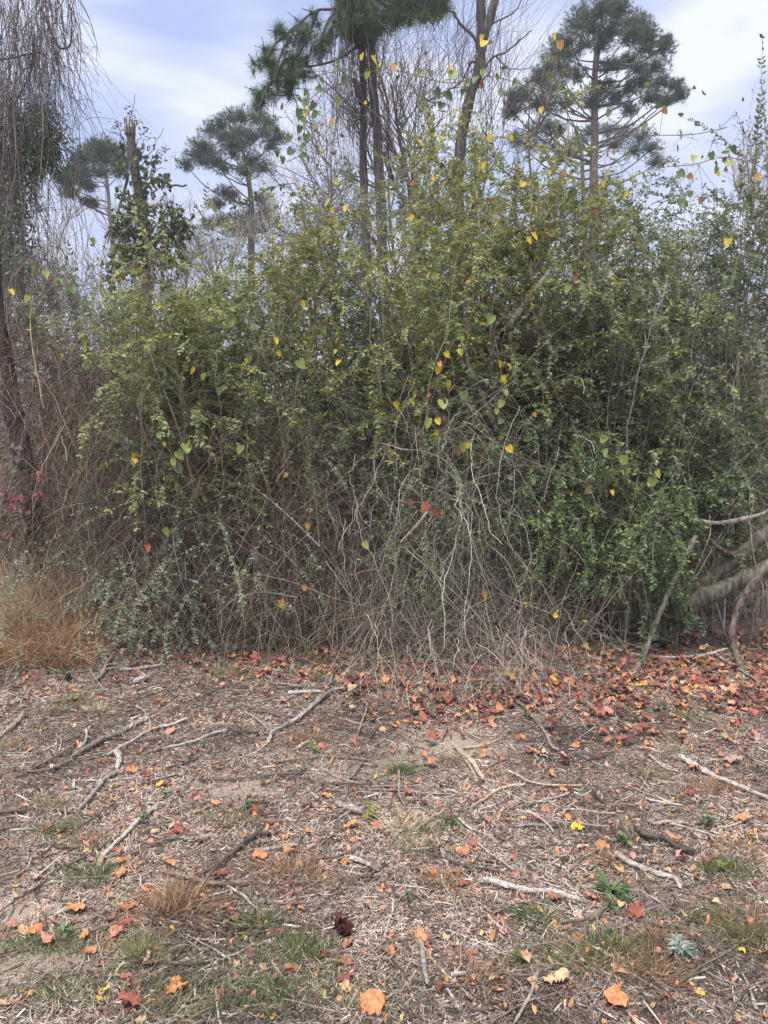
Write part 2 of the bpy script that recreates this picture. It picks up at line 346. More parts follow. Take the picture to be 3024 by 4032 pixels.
# ------------------------------------------------------------------ far trees
def needles(mb, c, r, pal, n=24, L=.2, wd=.006, out=None, spread=.9):
    """tufts of pine needles at points c (M,3)"""
    M = len(c); ax = out if out is not None else rdir(M)
    d = nrm(ax[:, None]*(1-spread*.45)+rdir(M, n)*spread).reshape(-1, 3)
    st = np.repeat(c, n, 0)-np.repeat(ax, n, 0)*U(0, L*.5, M*n, 1); LL = L*U(.6, 1.1, M*n)
    s_ = nrm(np.cross(d, rdir(M*n)))*wd*.5
    V = np.stack([st-s_, st+s_, st+d*LL[:, None]], 1); Fc = np.arange(M*n*3).reshape(-1, 3)
    mb.add(V.reshape(-1, 3), Fc, np.repeat(np.repeat(pick(pal, M), n, 0)*U(.7, 1.3, M*n, 1), 3, 0))
PN = [(.075, .12, .045, 4), (.11, .155, .06, 3), (.15, .195, .085, 1), (.06, .095, .045, 2)]
def pine(name, label, Y, trunk, conv, clumps, r0, r1, tw=9, tn=5, L=.16, n=16, wd=.012, group=None, dep=1.2, pal=PN, sub=0.34, zb=1.0, barkc=(.17, .135, .11)):
    tp = [O(*(np.array(conv(*q_))/K), Y) for q_ in trunk] if conv else [O(*q_, Y) for q_ in trunk]
    base = tp[0].copy(); base[2] = gz(base[0], Y); tp = [base-np.array([0, 0, .1])]+tp[1:] if tp[0][2] < 1 else [base-np.array([0, 0, .1])]+tp
    root = thing(name, label, 'tree', base, group)
    tr = smooth(tp, 30); mt = MB(); tubes(mt, tr[None], np.linspace(r0, r1, 30)[None], 10, barkc, .06)
    mt.build('trunk', M_bark, root, True)
    mbh = MB(); mn = MB(); tops = []; bs = []; cs = []; rs = []
    for (x, y, r) in clumps:
        u, v = conv(x, y) if conv else (x*K, y*K)
        yy = Y+U(-dep, dep); c = P(u, v, yy); s = 1.0972 if conv in (r1, r2) else (1.508 if conv is rc else 1.843 if conv is rl else 1/K)
        cs.append(c); rs.append(r/s/F*Y)
    cs = np.array(cs); rs = np.array(rs)
    # attach each clump lower down on the trunk
    for c, r in zip(cs, rs):
        zt = c[2]-U(.25, .6)*abs(math.hypot(c[0]-tr[-8, 0], c[1]-Y))*zb-.15
        k = int(np.argmin(abs(tr[:, 2]-min(zt, tr[-2, 2])))); b = tr[k]
        bs.append(b)
    bs = np.array(bs); dist = np.linalg.norm(cs-bs, axis=1)
    st = bez(bs.copy(), cs.copy(), 0.0, 12, .0); s_ = np.linspace(0, 1, 12)[None, :, None]
    st[:, :, 2:] += -(np.sin(s_*math.pi)*dist[:, None, None]*.10); st += np.cumsum(rng.normal(size=st.shape)*.05, 1)*s_*(1-s_)*3*.5*np.clip(dist[:, None, None]/2, .2, 1)
    tubes(mbh, st, np.linspace(1, .35, 12)[None]*(r1*.3+dist[:, None]*.008), 5, np.array(barkc)*.85)
    M = len(cs); e = st[:, -1]; outd = nrm(e-bs+np.array([0, 0, .3]))
    ps = np.repeat(e, tw, 0)-np.repeat(outd, tw, 0)*U(0, .6, M*tw, 1)*np.repeat(rs, tw)[:, None]
    d = np.repeat(outd, tw, 0)*.6+rdir(M*tw)*np.array([1, 1, .45])+np.array([0, 0, .12])
    tws = grow(ps, d, np.repeat(rs, tw)*U(.4, 1.15, M*tw), 6, -.3, .3)
    ntf = tw*6; qs = np.repeat(e, ntf, 0)+rdir(M*ntf)*rng.random((M*ntf, 1))**.42*np.repeat(rs, ntf)[:, None]*np.array([1.4, 1.4, .9])
    q0 = np.repeat(e-outd*rs[:, None]*.5, ntf, 0); fine = bez(q0, qs, .0, 6, .05)
    tubes(mbh, fine, np.linspace(.007, .003, 6)[None]*(Y/25), 3, np.array(barkc)*.7)
    sd1 = nrm(nrm(qs-q0)*.6+np.array([0, 0, .5])+rdir(M*ntf)*.5); needles(mn, qs, None, pal, 10, L*.9, wd*1.1, sd1)
    tubes(mbh, tws, np.linspace(.010, .004, 6)[None]*np.ones((M*tw, 1))*(Y/25), 3, np.array(barkc)*.8)
    t = U(.15, 1.0, M*tw, tn); p, tgn = at(tws, t); p = p.reshape(-1, 3); tgn = tgn.reshape(-1, 3)
    keep_ = rng.random(len(p)) < .25; p = p[keep_]; tgn = tgn[keep_]; side = nrm(tgn*.4+rdir(len(p))*.9+np.array([0, 0, .4])); pp = p+side*sub*U(.2, 1, len(p), 1)
    needles(mn, pp, None, pal, n, L, wd, side)
    mbh.build('branches', M_bark, root, True); mn.build('crown', M_need, root)
    return root, tr

FARG = 'tall pines standing beyond the thicket'
pine('pine_tree', 'tall broad round-topped pine rising behind the thicket, beside the sky gap', 26,
     [(1283, 931), (1283, 600), (1283, 370), (1285, 300), (1284, 180), (1292, 100), (1300, 45)], None,
     [(829.5+x*.5, y*.5, r*.5) for x, y, r in [(930,40,60),(860,60,55),(1000,60,60),(1070,90,60),(1110,100,45),(830,110,50),(900,110,55),(980,130,50),(1060,150,55),(1150,150,40),(1130,210,45),(1210,210,45),(780,170,50),(740,220,50),(800,230,45),(860,190,45),(940,190,40),(700,290,45),(760,300,50),(830,320,40),(660,340,40),(720,370,50),(980,280,40),(1060,260,40),(1100,300,50),(1180,290,50),(1130,350,45),(1200,360,40),(1260,370,35),(1280,410,30),(1060,380,45),(1150,420,40),(1220,430,30),(920,400,50),(900,440,40),(960,370,35),(1000,430,40),(600,400,50),(560,420,40),(640,440,50),(700,450,45),(780,440,45),(550,480,40),(1060,470,35),(1020,30,40),(970,25,40),(1100,150,40),(1220,180,30)]],
     .20, .06, group=FARG, tw=18, tn=6, n=12, dep=1.8, sub=.20)
pine('pine_tree', 'low grey-green pine showing beneath the crown of the tall round-topped pine', 32,
     [(1262, 931), (1262, 500), (1255, 300)], None,
     [(829.5+x*.5, y*.5, r*.5) for x, y, r in [(640,560,50),(700,540,45),(980,560,40),(1050,570,50),(1120,590,50),(1160,640,40),(1000,620,40),(620,620,50),(750,560,40),(560,600,40),(900,560,40),(840,600,45),(1090,650,50),(700,620,50),(1180,700,40),(780,650,50)]],
     .2, .06, group=FARG, pal=[(.10, .14, .08, 3), (.13, .17, .10, 2)], tw=15, tn=6, n=11, sub=.2)
pine('pine_tree', 'spreading pine with a flat leaning crown, between the broken trunk and the tall vine-hung pine', 30,
     [(545, 931), (543, 550), (543, 450), (540, 410), (530, 350), (520, 310)], None,
     [(x*.5, y*.5, r*.5) for x, y, r in [(1000,510,45),(1050,500,45),(1110,510,45),(1160,520,40),(950,530,40),(910,560,40),(960,590,50),(1030,570,50),(1090,580,50),(1150,570,50),(1200,590,35),(1170,630,40),(860,630,45),(900,650,45),(840,670,40),(930,690,40),(880,690,40),(800,710,30),(960,720,35),(1010,660,35),(1090,690,50),(1140,720,45),(1060,740,40),(970,830,40),(930,880,35),(1000,850,35),(960,950,40),(900,970,35),(1040,940,50),(1100,930,60),(1130,980,50),(1070,1000,50),(1010,990,40),(1130,860,40),(1160,920,40),(1000,610,45),(1060,620,45)]],
     .17, .05, group=FARG, dep=1.5, tw=17, tn=6, n=12, sub=.2)
pine('pine_tree', 'small round-headed pine just beside the broken trunk, with a slim pale stem', 30,
     [(246, 931), (244, 560), (237, 460), (232, 400), (225, 360), (215, 330)], None,
     [(x*.5, y*.5, r*.5) for x, y, r in [(390,640,40),(440,620,45),(490,640,45),(350,670,45),(330,710,40),(400,690,45),(460,680,45),(510,690,40),(330,760,45),(290,780,40),(360,750,40),(300,820,35),(430,740,35),(520,740,35),(380,800,30),(400,880,20),(370,870,20),(300,830,30),(410,650,40),(270,770,30),(540,700,35),(300,740,35)]],
     .11, .035, group=FARG, dep=1.1, barkc=(.30, .25, .2), tw=17, tn=6, n=12, sub=.2)

def bare_tree(name, label, base, h, r0, lean=(0, 0), n1=12, n2=7, n3=6, col=GR, group=None, spread=.8, cat='tree', fol=None, crown=.35, lk=.35):
    base = np.array(base, float); root = thing(name, label, cat, base, group)
    tr = grow(base[None], np.array([[lean[0], lean[1], 1]]), h, 16, 0, .12); mw = MB(); mt = MB()
    tubes(mt, tr, np.linspace(r0, r0*.18, 16)[None], 8, pick(col, 1), .05)
    mt.build('trunk', M_bark, root, True)
    cur = tr; nn = 1; L = h*lk; r = r0*.42
    for lv, (k, sg) in enumerate(((n1, 8), (n2, 7), (n3, 6))):
        t = U(crown if lv == 0 else .25, 1, len(cur), k); p, tn = at(cur, t)
        taper = (1.15-t*.75).reshape(-1) if lv == 0 else 1
        p = p.reshape(-1, 3); tn = tn.reshape(-1, 3)
        d = tn*.7+rdir(len(p))*spread+np.array([0, 0, .25])
        cur = grow(p, d, L*U(.5, 1.1, len(p))*taper, sg, -.25, .3)
        tubes(mw, cur, np.linspace(1, .4, sg)[None]*r*U(.7, 1.2, len(p), 1), 3 if lv else 5, pick(col, len(p)))
        L *= .5; r *= .42
    mw.build('branches', M_twig, root)
    if fol:
        ml = MB(); leafy(ml, cur, fol[1], fol[2], fol[0], .8, .2, 'diam'); ml.build('foliage', M_leaf, root)
    return root
BT = 'leafless trees beyond the thicket'
bare_tree('bare_tree', 'thin grey leafless tree between the vine curtain and the small pine', bx(178, 20), 7.2, .10, (-.12, 0), 14, 8, 7, group=BT, fol=([(.10, .12, .09, 1)], 2, .07), crown=.4)
bare_tree('bare_tree', 'forked grey tree with sparse foliage, next to the flat-crowned pine', bx(665, 19), 7.0, .11, (.05, 0), 12, 8, 7, group=BT, fol=([(.10, .13, .07, 1)], 3, .07), crown=.45)
bare_tree('bare_tree', 'small pale leafless tree low behind the broken trunk', bx(400, 21), 6.6, .07, (.05, 0), 12, 8, 7, group=BT, crown=.5)
bare_tree('bare_tree', 'slim leafless tree between the forked grey tree and the vine-hung pine', bx(740, 17), 7.6, .06, (0, 0), 12, 8, 7, group=BT, crown=.5)
for k, (u, Y, h, lb) in enumerate([(60, 17, 6.8, 'leafless grey sapling rising through the hanging vine curtain'), (330, 24, 6.5, 'faint leafless tree low between the broken trunk and the small pine'), (480, 24, 6.6, 'faint leafless tree under the flat-crowned pine, nearer the broken trunk'),
                                   (600, 25, 7.3, 'faint leafless tree under the flat-crowned pine, nearer the forked grey tree'), (120, 24, 8.2, 'faint leafless tree just clear of the vine curtain, taller than the grey forked one'), (285, 27, 8.3, 'pale bare tree right behind the broken trunk'), (620, 27, 8.6, 'faint bare tree filling the gap beside the drooping pine boughs'), (30, 22, 8.6, 'faint bare tree seen through the thickest of the vine curtain'), (430, 28, 7.8, 'misty bare tree midway between the broken trunk and flat-crowned pine'), (900, 15, 8.0, 'tall whippy leafless tree between the two vine-hung trunks'), (1130, 16, 8.4, 'whippy leafless tree just past the dark forked trunk'),
                                   (960, 13, 7.4, 'thin pinkish leafless sapling close against the dark forked trunk'), (1480, 18, 5.4, 'low leafless tree showing over the thicket under the open sky'), (1600, 16, 6.0, 'leafless tree behind the tall privet shoot at the photo edge')]):
    bare_tree('bare_tree', lb, bx(u, Y), h, .06+.01*(k % 3), (U(-.08, .08), 0), 12, 8, 8, col=DV if k in (9, 10, 11) else GR, group=BT, crown=.35, spread=.6)

# far-off woods and undergrowth that closes the view under the trees
ml, mw = MB(), MB()
n = 4200; x = U(-30, 30, n); y = U(17, 44, n); h = U(.5, 1, n)*(3.4+y*.11+.9*np.sin(x*.7))
st = grow(np.stack([x, y, 0*x], 1), rdir(n)*.35+np.array([0, 0, 1]), h, 7, 0, .25)
tubes(mw, st, np.linspace(.022, .006, 7)[None]*np.ones((n, 1)), 3, pick(GR+[(.36, .33, .31, 5)], n))  # lighter grey mixed in paints distance haze into the twig colour
t = U(.2, 1, n, 9); p, tn = at(st, t); p = p.reshape(-1, 3)
st2 = grow(p, rdir(len(p))+tn.reshape(-1, 3)*.6, U(.4, 1.3, len(p)), 5, -.1, .3)
tubes(mw, st2, np.linspace(.009, .004, 5)[None]*np.ones((len(p), 1)), 3, pick(GR+[(.36, .33, .31, 5)], len(p)))
leafy(ml, st2[::2], 5, .09, [(.15, .17, .10, 3), (.20, .18, .13, 2), (.11, .13, .08, 2)], .7, .1, 'diam')
tag(mw.build('brushwood', M_twig), 'leafless brushwood painted haze-grey, filling the view far behind the thicket', 'brushwood', kind='stuff')
tag(ml.build('undergrowth', M_leaf), 'muted green undergrowth far behind the thicket', 'undergrowth', kind='stuff')
# nearer dim undergrowth right behind the shrubs
ml, mw = MB(), MB()
n = 3000; x = U(-8.5, 8.5, n); y = U(9.2, 14, n); h = U(.4, 1, n)*(2.2+.5*np.sin(x*1.3)+np.clip(x, -2, 3)*.25)
st = grow(np.stack([x, y, 0*x], 1), rdir(n)*.5+np.array([0, 0, 1]), h, 7, .4, .3)
tubes(mw, st, np.linspace(.009, .003, 7)[None]*np.ones((n, 1)), 3, pick(BR, n))
t = U(.15, 1, n, 7); p, tn = at(st, t); p = p.reshape(-1, 3)
st2 = grow(p, rdir(len(p))+tn.reshape(-1, 3)*.4, U(.25, .7, len(p)), 5, .3, .35)
tubes(mw, st2, np.linspace(.003, .0015, 5)[None]*np.ones((len(p), 1)), 3, pick(RB+GR, len(p)))
leafy(ml, st2[::2], 5, .05, G_GREY+[(.17, .13, .08, 2)], .75, .1, 'diam')
tag(mw.build('brushwood', M_twig), 'dense brown brushwood directly behind the privet shrubs', 'brushwood', kind='stuff')
tag(ml.build('undergrowth', M_leaf), 'dim grey-green undergrowth directly behind the privet shrubs', 'undergrowth', kind='stuff')

# ------------------------------------------------------------------ broken trunk hung with vines
VG = [(.12, .16, .06, 5), (.08, .11, .045, 4), (.16, .19, .07, 3), (.30, .26, .05, .5), (.45, .30, .05, .2)]
def clump(ml, mw, c, r, n, pal, L, kind='oval', hang=.7):
    m = max(4, n//9); p = c+rdir(m)*rng.random((m, 1))**.4*np.array(r)
    s_ = grow(p, rdir(m)+np.array([0, 0, -.2*hang]), U(.3, .8, m)*float(np.mean(r))*1.2, 6, hang*1.6, .4)
    tubes(mw, s_, .003, 3, pick(BR, m)); t = U(.1, 1, m, 9); q, tn = at(s_, t); q = q.reshape(-1, 3); k = len(q)
    LL = L*U(.6, 1.2, k)
    leaves(ml, q, rdir(k)*.8+np.array([0, 0, -.6*hang]), rdir(k)*.7+np.array([0, -.5, .6]), LL, LL*.75, pick(pal, k), kind)
Y = 15
root = thing('broken_tree', 'snapped-off dead trunk with a jagged orange top, wrapped in green vines', 'tree', bx(320, Y))
tr = smooth([bx(320, Y)]+[P(*rl(x, y), Y) for x, y in [(1052, 2000), (1042, 1700), (1022, 1480), (1000, 1350), (975, 1200), (955, 1050), (943, 930)]], 26)
mt = MB(); tubes(mt, tr[None], np.linspace(.11, .075, 26)[None], 12, (.11, .085, .072), .08); mt.build('trunk', M_bark, root, True)
mt = MB(); tip = tr[-1]; a = np.linspace(0, 2*math.pi, 10)[:-1]
for k, aa in enumerate(a):
    q = tip+np.array([math.cos(aa)*.08, math.sin(aa)*.08, -.12]); tubes(mt, smooth([q, q+np.array([0, 0, .12]), q+np.array([.01, 0, U(.12, .42)])], 5)[None], [[.025, .025, .02, .012, .003]], 5, (.19, .13, .085), .15)
mt.build('splintered_top', M_wood, root, True)
mw, ml = MB(), MB()
for (x, y, r) in [(880,1130,70),(860,1180,60),(900,1240,60),(1050,1090,80),(1090,1150,70),(1000,1290,90),(1080,1290,70),(1170,1290,60),(1220,1280,40),(960,1350,70),(1080,1360,60),(870,1390,40),(1000,1080,50),(1040,1200,60),(900,1060,40)]:
    clump(ml, mw, P(*rl(x, y), Y+U(-.3, .3)), (r/1.843/F*Y*1.15,)*3, 78, VG[:3], .075, 'oval', 1.4)
for (x, y) in [(825, 910), (860, 920), (890, 900), (990, 870), (1010, 930), (1080, 980), (1110, 1040), (1190, 1090), (1270, 1120), (940, 800), (1180,1150)]:
    e = P(*rl(x, y), Y); b = P(*rl(960+(x-960)*.35, max(y+190, 1080)), Y)
    s_ = bez(b[None], e[None], .1, 10, .08); tubes(mw, s_, np.linspace(.012, .005, 10)[None], 4, (.16, .13, .11))
    leaves(ml, e+rdir(9)*.08, rdir(9), rdir(9), .07, .04, pick([(.17, .11, .12, 1), (.12, .10, .08, 1)], 9))
for b, e in [((1030, 1480), (1110, 1490)), ((1090, 1290), (1290, 1330)), ((1000, 1260), (930, 1800)), ((930, 1260), (860, 1700)), ((760, 1725), (900, 1560)), ((1100,1290),(1130,1500))]:
    s_ = bez(P(*rl(*b), Y)[None], P(*rl(*e), Y)[None], 0, 10, .08); tubes(mw, s_, np.linspace(.03, .015, 10)[None], 5, (.12, .095, .08))
mw.build('vine_stems', M_twig, root); ml.build('vine_foliage', M_leaf, root)
# leafy vine mound around its foot
Y = 12
root = thing('vine_mound', 'leafy vine heap with yellowing leaves draped around the broken trunk', 'vine', bx(330, Y)); mw, ml = MB(), MB()
s_ = bez(bx(330, Y)[None]+U(-.3, .3, 14, 1)*np.array([1, .5, 0]), np.array([P(*rl(U(850, 1300), U(1480, 1700)), Y+U(-.4, .4)) for _ in range(14)]), .5, 12, .2)
tubes(mw, s_, np.linspace(.02, .005, 12)[None]*np.ones((14, 1)), 5, pick(BR, 14))
for (x, y, r) in [(900,1550,90),(850,1680,80),(960,1600,80),(1100,1520,100),(1200,1560,100),(1280,1600,80),(1150,1700,90),(1050,1650,80),(950,1750,90),(880,1850,80),(1000,1500,60),(1100,1800,100),(1230,1720,90),(1000,1900,100),(850,1950,90),(1150,1950,110),(1250,1850,90),(1330,1650,70)]:
    clump(ml, mw, P(*rl(x, y), Y+U(-.4, .4)), (r/1.843/F*Y*1.2,)*3, 190, VG, .07, 'oval', .8)
mw.build('stems', M_twig, root); ml.build('foliage', M_leaf, root)

# ------------------------------------------------------------------ the vine-hung pine, its twin trunk, and the dark forked trunk
Y = 10.5
PH = [(.075, .125, .05, 4), (.11, .165, .065, 3), (.16, .20, .09, 1)]
root = thing('pine_tree', 'large near pine with long drooping needle boughs, standing tallest over the thicket', 'tree', bx(842, Y))
tr = smooth([bx(842, Y)]+[P(*rc(x, y), Y) for x, y in [(912, 1500), (900, 1150), (890, 950), (880, 750), (860, 550), (846, 350), (850, 150), (858, -150)]], 34)
mt = MB(); tubes(mt, tr[None], np.linspace(.072, .048, 34)[None], 12, (.13, .108, .10), .07); mt.build('trunk', M_bark, root, True)
mb_, mn = MB(), MB()
boughs = [[(850, -40), (640, 50), (530, 60), (430, 130), (370, 220), (320, 380)], [(430, 130), (330, 215), (270, 270), (225, 350), (190, 430)], [(848, 270), (760, 280), (690, 330), (600, 370), (480, 395), (350, 395)],
          [(850, -20), (960, 40), (1100, 20), (1290, 35)], [(850, 20), (760, 60), (700, 130), (690, 240)], [(850, 60), (930, 110), (1040, 110), (1180, 80)], [(640, 50), (580, 150), (540, 270), (520, 360)],
          [(320, 380), (280, 450), (230, 520), (180, 640)], [(370, 220), (320, 300), (290, 390), (270, 480)], [(850, -60), (800, -120), (700, -100), (620, -20)], [(530, 60), (490, 170), (440, 280), (390, 350)]]
for bpts in boughs:
    dpt = np.linspace(0, U(-.7, .5), len(bpts)); s_ = smooth([P(*rc(x, y), Y+d) for (x, y), d in zip(bpts, dpt)], 18)
    tubes(mb_, s_[None], np.linspace(.024, .008, 18)[None], 5, (.12, .095, .08), .05)
tuf = [(300,190,26),(310,170,22),(170,385,26),(215,330,30),(240,300,26),(230,400,34),(250,450,34),(210,540,30),(190,600,28),(165,640,26),(180,570,26),(300,420,34),(280,480,34),(350,430,34),(370,380,30),(330,350,26),(330,500,28),(420,340,30),(450,150,34),(430,190,30),(480,210,32),(520,120,34),(560,200,30),(490,290,32),(540,330,26),(560,260,28),(420,420,28),(480,440,30),(400,480,28),(270,560,28),(350,540,24),(250,360,30),(400,260,24),(600,140,32),(590,240,30),(450,350,26),(380,450,28)]
pts = []; 
for x, y, r in tuf:
    for _ in range(4): pts.append(P(*rc(x+U(-r, r), y+U(-r, r)), Y+U(-.5, .3)))
for _ in range(330):
    x = U(640, 1300); lim = 215-(x-640)*.12 if x < 900 else 185-(x-900)*.28
    pts.append(P(*rc(x, U(-160, lim)), Y+U(-.9, .7)))
for _ in range(60): pts.append(P(*rc(U(700, 880), U(120, 240)), Y+U(-.5, .5)))
pts = np.array(pts); od = nrm(rdir(len(pts))*.8+np.array([0, 0, .25]))
tws = grow(pts-od*.22, od, .24, 5, 0, .15); tubes(mb_, tws, .0045, 3, (.13, .10, .085))
needles(mn, pts, None, PH, 50, .20, .0038, od, .9); needles(mn, tws[:, 3], None, PH, 36, .17, .0042, od, .8)
mb_.build('branches', M_bark, root, True); mn.build('crown', M_need, root)

root = thing('vine_wrapped_tree', 'grey pole-straight trunk close beside the large near pine, trailing thin vines', 'tree', bx(795, Y+.3))
tr = smooth([bx(795, Y+.3)]+[P(*rc(x, y), Y+.3) for x, y in [(820, 1500), (808, 1200), (799, 1000), (798, 850), (803, 700), (800, 500), (796, 300), (798, 60), (800, -150)]], 30)
mt = MB(); tubes(mt, tr[None], np.linspace(.06, .04, 30)[None], 10, (.14, .125, .118), .07); mt.build('trunk', M_bark, root, True)
mw = MB(); tubes(mw, smooth([P(*rc(x, y), Y) for x, y in [(740, 470), (762, 520), (785, 590), (822, 632)]], 12)[None], np.linspace(.028, .05, 12)[None], 8, (.07, .05, .042), .15)
tubes(mw, smooth([P(*rc(x, y), Y) for x, y in [(918, 685), (870, 705), (835, 770), (812, 850), (806, 900)]], 12)[None], np.linspace(.008, .018, 12)[None], 5, (.13, .105, .09))
mw.build('broken_limb', M_bark, root, True)
n = 170; x = np.concatenate([U(640, 830, n//2), U(600, 900, n//2)]); y0 = U(-60, 420, n)
st = np.array([P(*rc(a_, b_), Y+U(-.7, .6)) for a_, b_ in zip(x, y0)]); mw = MB()
s_ = grow(st, rdir(n)*.3+np.array([0, 0, -1]), U(.5, 2.2, n), 14, 1.4, .30); tubes(mw, s_, np.linspace(.003, .0015, 14)[None]*U(.6, 1.5, n, 1), 3, pick(DV, n))
s2 = grow(s_[:, 5], rdir(n)+np.array([0, 0, -.4]), U(.2, .7, n), 8, 1.0, .5); tubes(mw, s2, .0015, 3, pick(DV, n))
mw.build('trailing_vines', M_twig, root)
ml = MB(); c_ = np.array([P(*rc(U(700, 820), U(480, 760)), Y+U(-.2, .2)) for _ in range(420)]); leaves(ml, c_, rdir(420)*.6+np.array([0, 0, -.8]), rdir(420), U(.03, .06, 420), U(.012, .022, 420), pick([(.10, .09, .075, 1), (.06, .07, .045, 1)], 420)); ml.build('withered_leaves', M_leaf, root)

root = thing('forked_tree', 'dark leaning trunk forking near its top, wound with bare vines', 'tree', bx(985, 10.0)); Y = 10.0
tr = smooth([bx(985, Y)]+[P(*rc(x, y), Y) for x, y in [(1365, 1500), (1362, 1100), (1378, 850), (1408, 690), (1440, 560), (1488, 400), (1500, 230), (1498, 60), (1500, -160)]], 34)
mt = MB(); tubes(mt, tr[None], np.linspace(.070, .056, 34)[None], 12, (.10, .086, .08), .08)
tubes(mt, smooth([P(*rc(x, y), Y) for x, y in [(1500, 300), (1520, 200), (1548, 120), (1575, 20), (1600, -150)]], 14)[None], np.linspace(.06, .05, 14)[None], 10, (.13, .11, .095), .08)
mt.build('trunk', M_bark, root, True); mw = MB()
for bpts, r in (([(1488, 260), (1440, 190), (1370, 120), (1330, 60), (1280, 25)], .026), ([(1495, 400), (1450, 370), (1430, 440), (1400, 470)], .018), ([(1510, 420), (1590, 330), (1659, 290), (1760, 200), (1800, 160)], .016), ([(1520, 180), (1640, 120), (1720, 60), (1760, -40)], .014), ([(1590, 330), (1640, 380), (1730, 390), (1800, 380)], .01), ([(1495, 500), (1560, 420), (1600, 250), (1640, 120)], .010), ([(1330, 60), (1350, 150), (1310, 210)], .008)):
    s_ = smooth([P(*rc(x, y), Y) for x, y in bpts], 14); s_ += np.cumsum(rng.normal(size=s_.shape)*.008, 0)
    tubes(mw, s_[None], np.linspace(r, r*.4, 14)[None], 6, (.13, .105, .09))
n = 240; x = U(880, 1700, n); top = np.array([max(150, 60+abs(a-1500)*.12) for a in x])
st = np.array([P(*rc(a, U(420, 950)), Y+U(-.5, .5)) for a in x])
s_ = grow(st, rdir(n)*.45+np.array([.12, 0, 1]), U(.7, 2.3, n)*np.clip(1.1-np.abs(x-1350)/900, .4, 1), 14, .25, .42); tubes(mw, s_, np.linspace(.0036, .0013, 14)[None]*U(.6, 1.3, n, 1), 3, pick(DV, n))
s2 = grow(s_[:, 7], rdir(n)*.7+np.array([0, 0, .7]), U(.2, .7, n), 8, 0, .4); tubes(mw, s2, .0013, 3, pick(DV, n))
mw.build('vine_shoots', M_twig, root)

# ------------------------------------------------------------------ tree at the left edge under a curtain of vines
Y = 8.2
root = thing('vine_draped_tree', 'dark trunk at the photo edge buried under a tall curtain of hanging vines', 'tree', bx(78, 6.4))
tr = smooth([OG(84, 1300)*np.array([1, 1, 0])]+[O(u, v, 6.9) for u, v in [(72, 1120), (58, 1030), (42, 950), (22, 860), (4, 760), (-14, 640), (-25, 400), (-30, 100), (-20, -250)]], 34)
mt = MB(); tubes(mt, tr[None], np.linspace(.085, .075, 34)[None], 12, (.07, .052, .047), .09); mt.build('trunk', M_bark, root, True)
mw, ml = MB(), MB()
def hangs(n, xr, yr, ln, rad, wd, yj=.6):
    x = U(*xr, n); st = np.array([P(*rl(a, U(*yr)), Y+U(-yj, yj)) for a in x])
    s_ = grow(st, rdir(n)*.35+np.array([0, 0, -1]), U(*ln, n), 18, 1.6, wd); tubes(mw, s_, np.linspace(1.1, .5, 18)[None]*rad*U(.5, 1.5, n, 1), 3, pick([(.11, .085, .08, 3), (.19, .155, .145, 2)], n)); return s_
a1 = hangs(110, (-80, 330), (-260, 100), (1.2, 4.0), .0035, .48); a2 = hangs(60, (250, 540), (-200, 30), (.5, 1.3), .0035, .45); a3 = hangs(120, (-80, 160), (400, 1200), (1.0, 3.0), .0036, .42)
a4 = hangs(70, (200, 430), (150, 420), (.4, 1.3), .003, .4)
for s_ in (a1, a3, a2, a4):
    m = len(s_)*2; p, tn = at(s_, U(.1, .95, len(s_), 2)); s2 = grow(p.reshape(-1, 3), rdir(m)+np.array([0, 0, -.3]), U(.15, .6, m), 8, 1.0, .45); tubes(mw, s2, .0018, 3, pick([(.075, .055, .05, 3), (.12, .095, .085, 2)], m))
for bpts in ([(-60, 440), (100, 420), (200, 395), (330, 400), (470, 640)], [(250, 250), (230, 480), (180, 620), (60, 820), (-20, 880)], [(300, 60), (400, 290), (440, 350), (500, 340), (520, 250), (520, 60)]):
    s_ = smooth([P(*rl(x, y), Y-.2) for x, y in bpts], 16); tubes(mw, s_[None], np.linspace(.014, .006, 16)[None], 5, (.08, .06, .055))
DK = [(.13, .16, .09, 4), (.13, .16, .08, 3), (.19, .21, .12, 1)]
for _ in range(32):
    x = U(-60, 400); y = U(680, 1150)-max(0, 200-x)*.1
    if x > 280 and (y < 760 or y > 1100): continue
    c = P(*rl(x, y), Y+U(-.5, .4)); m = 9
    s_ = grow(c+rdir(m)*.1, rdir(m)*.6+np.array([.15, 0, -.6]), U(.15, .38, m), 6, .9, .2); tubes(mw, s_, .0022, 3, (.07, .055, .045)); leafy(ml, s_, 6, .075, DK, .85, .1, 'lance', .42)
for _ in range(130):
    c = P(*rl(U(-60, 170), U(1150, 1950)), Y+U(-.5, .4)); m = 4
    s_ = grow(c+rdir(m)*.1, rdir(m)*.5+np.array([0, 0, -.7]), U(.2, .45, m), 6, .9, .2); leafy(ml, s_, 4, .05, DK+G_GREY[:2], .7, .1, 'oval', .5)
mw.build('vine_curtain', M_twig, root); ml.build('vine_foliage', M_leaf, root)
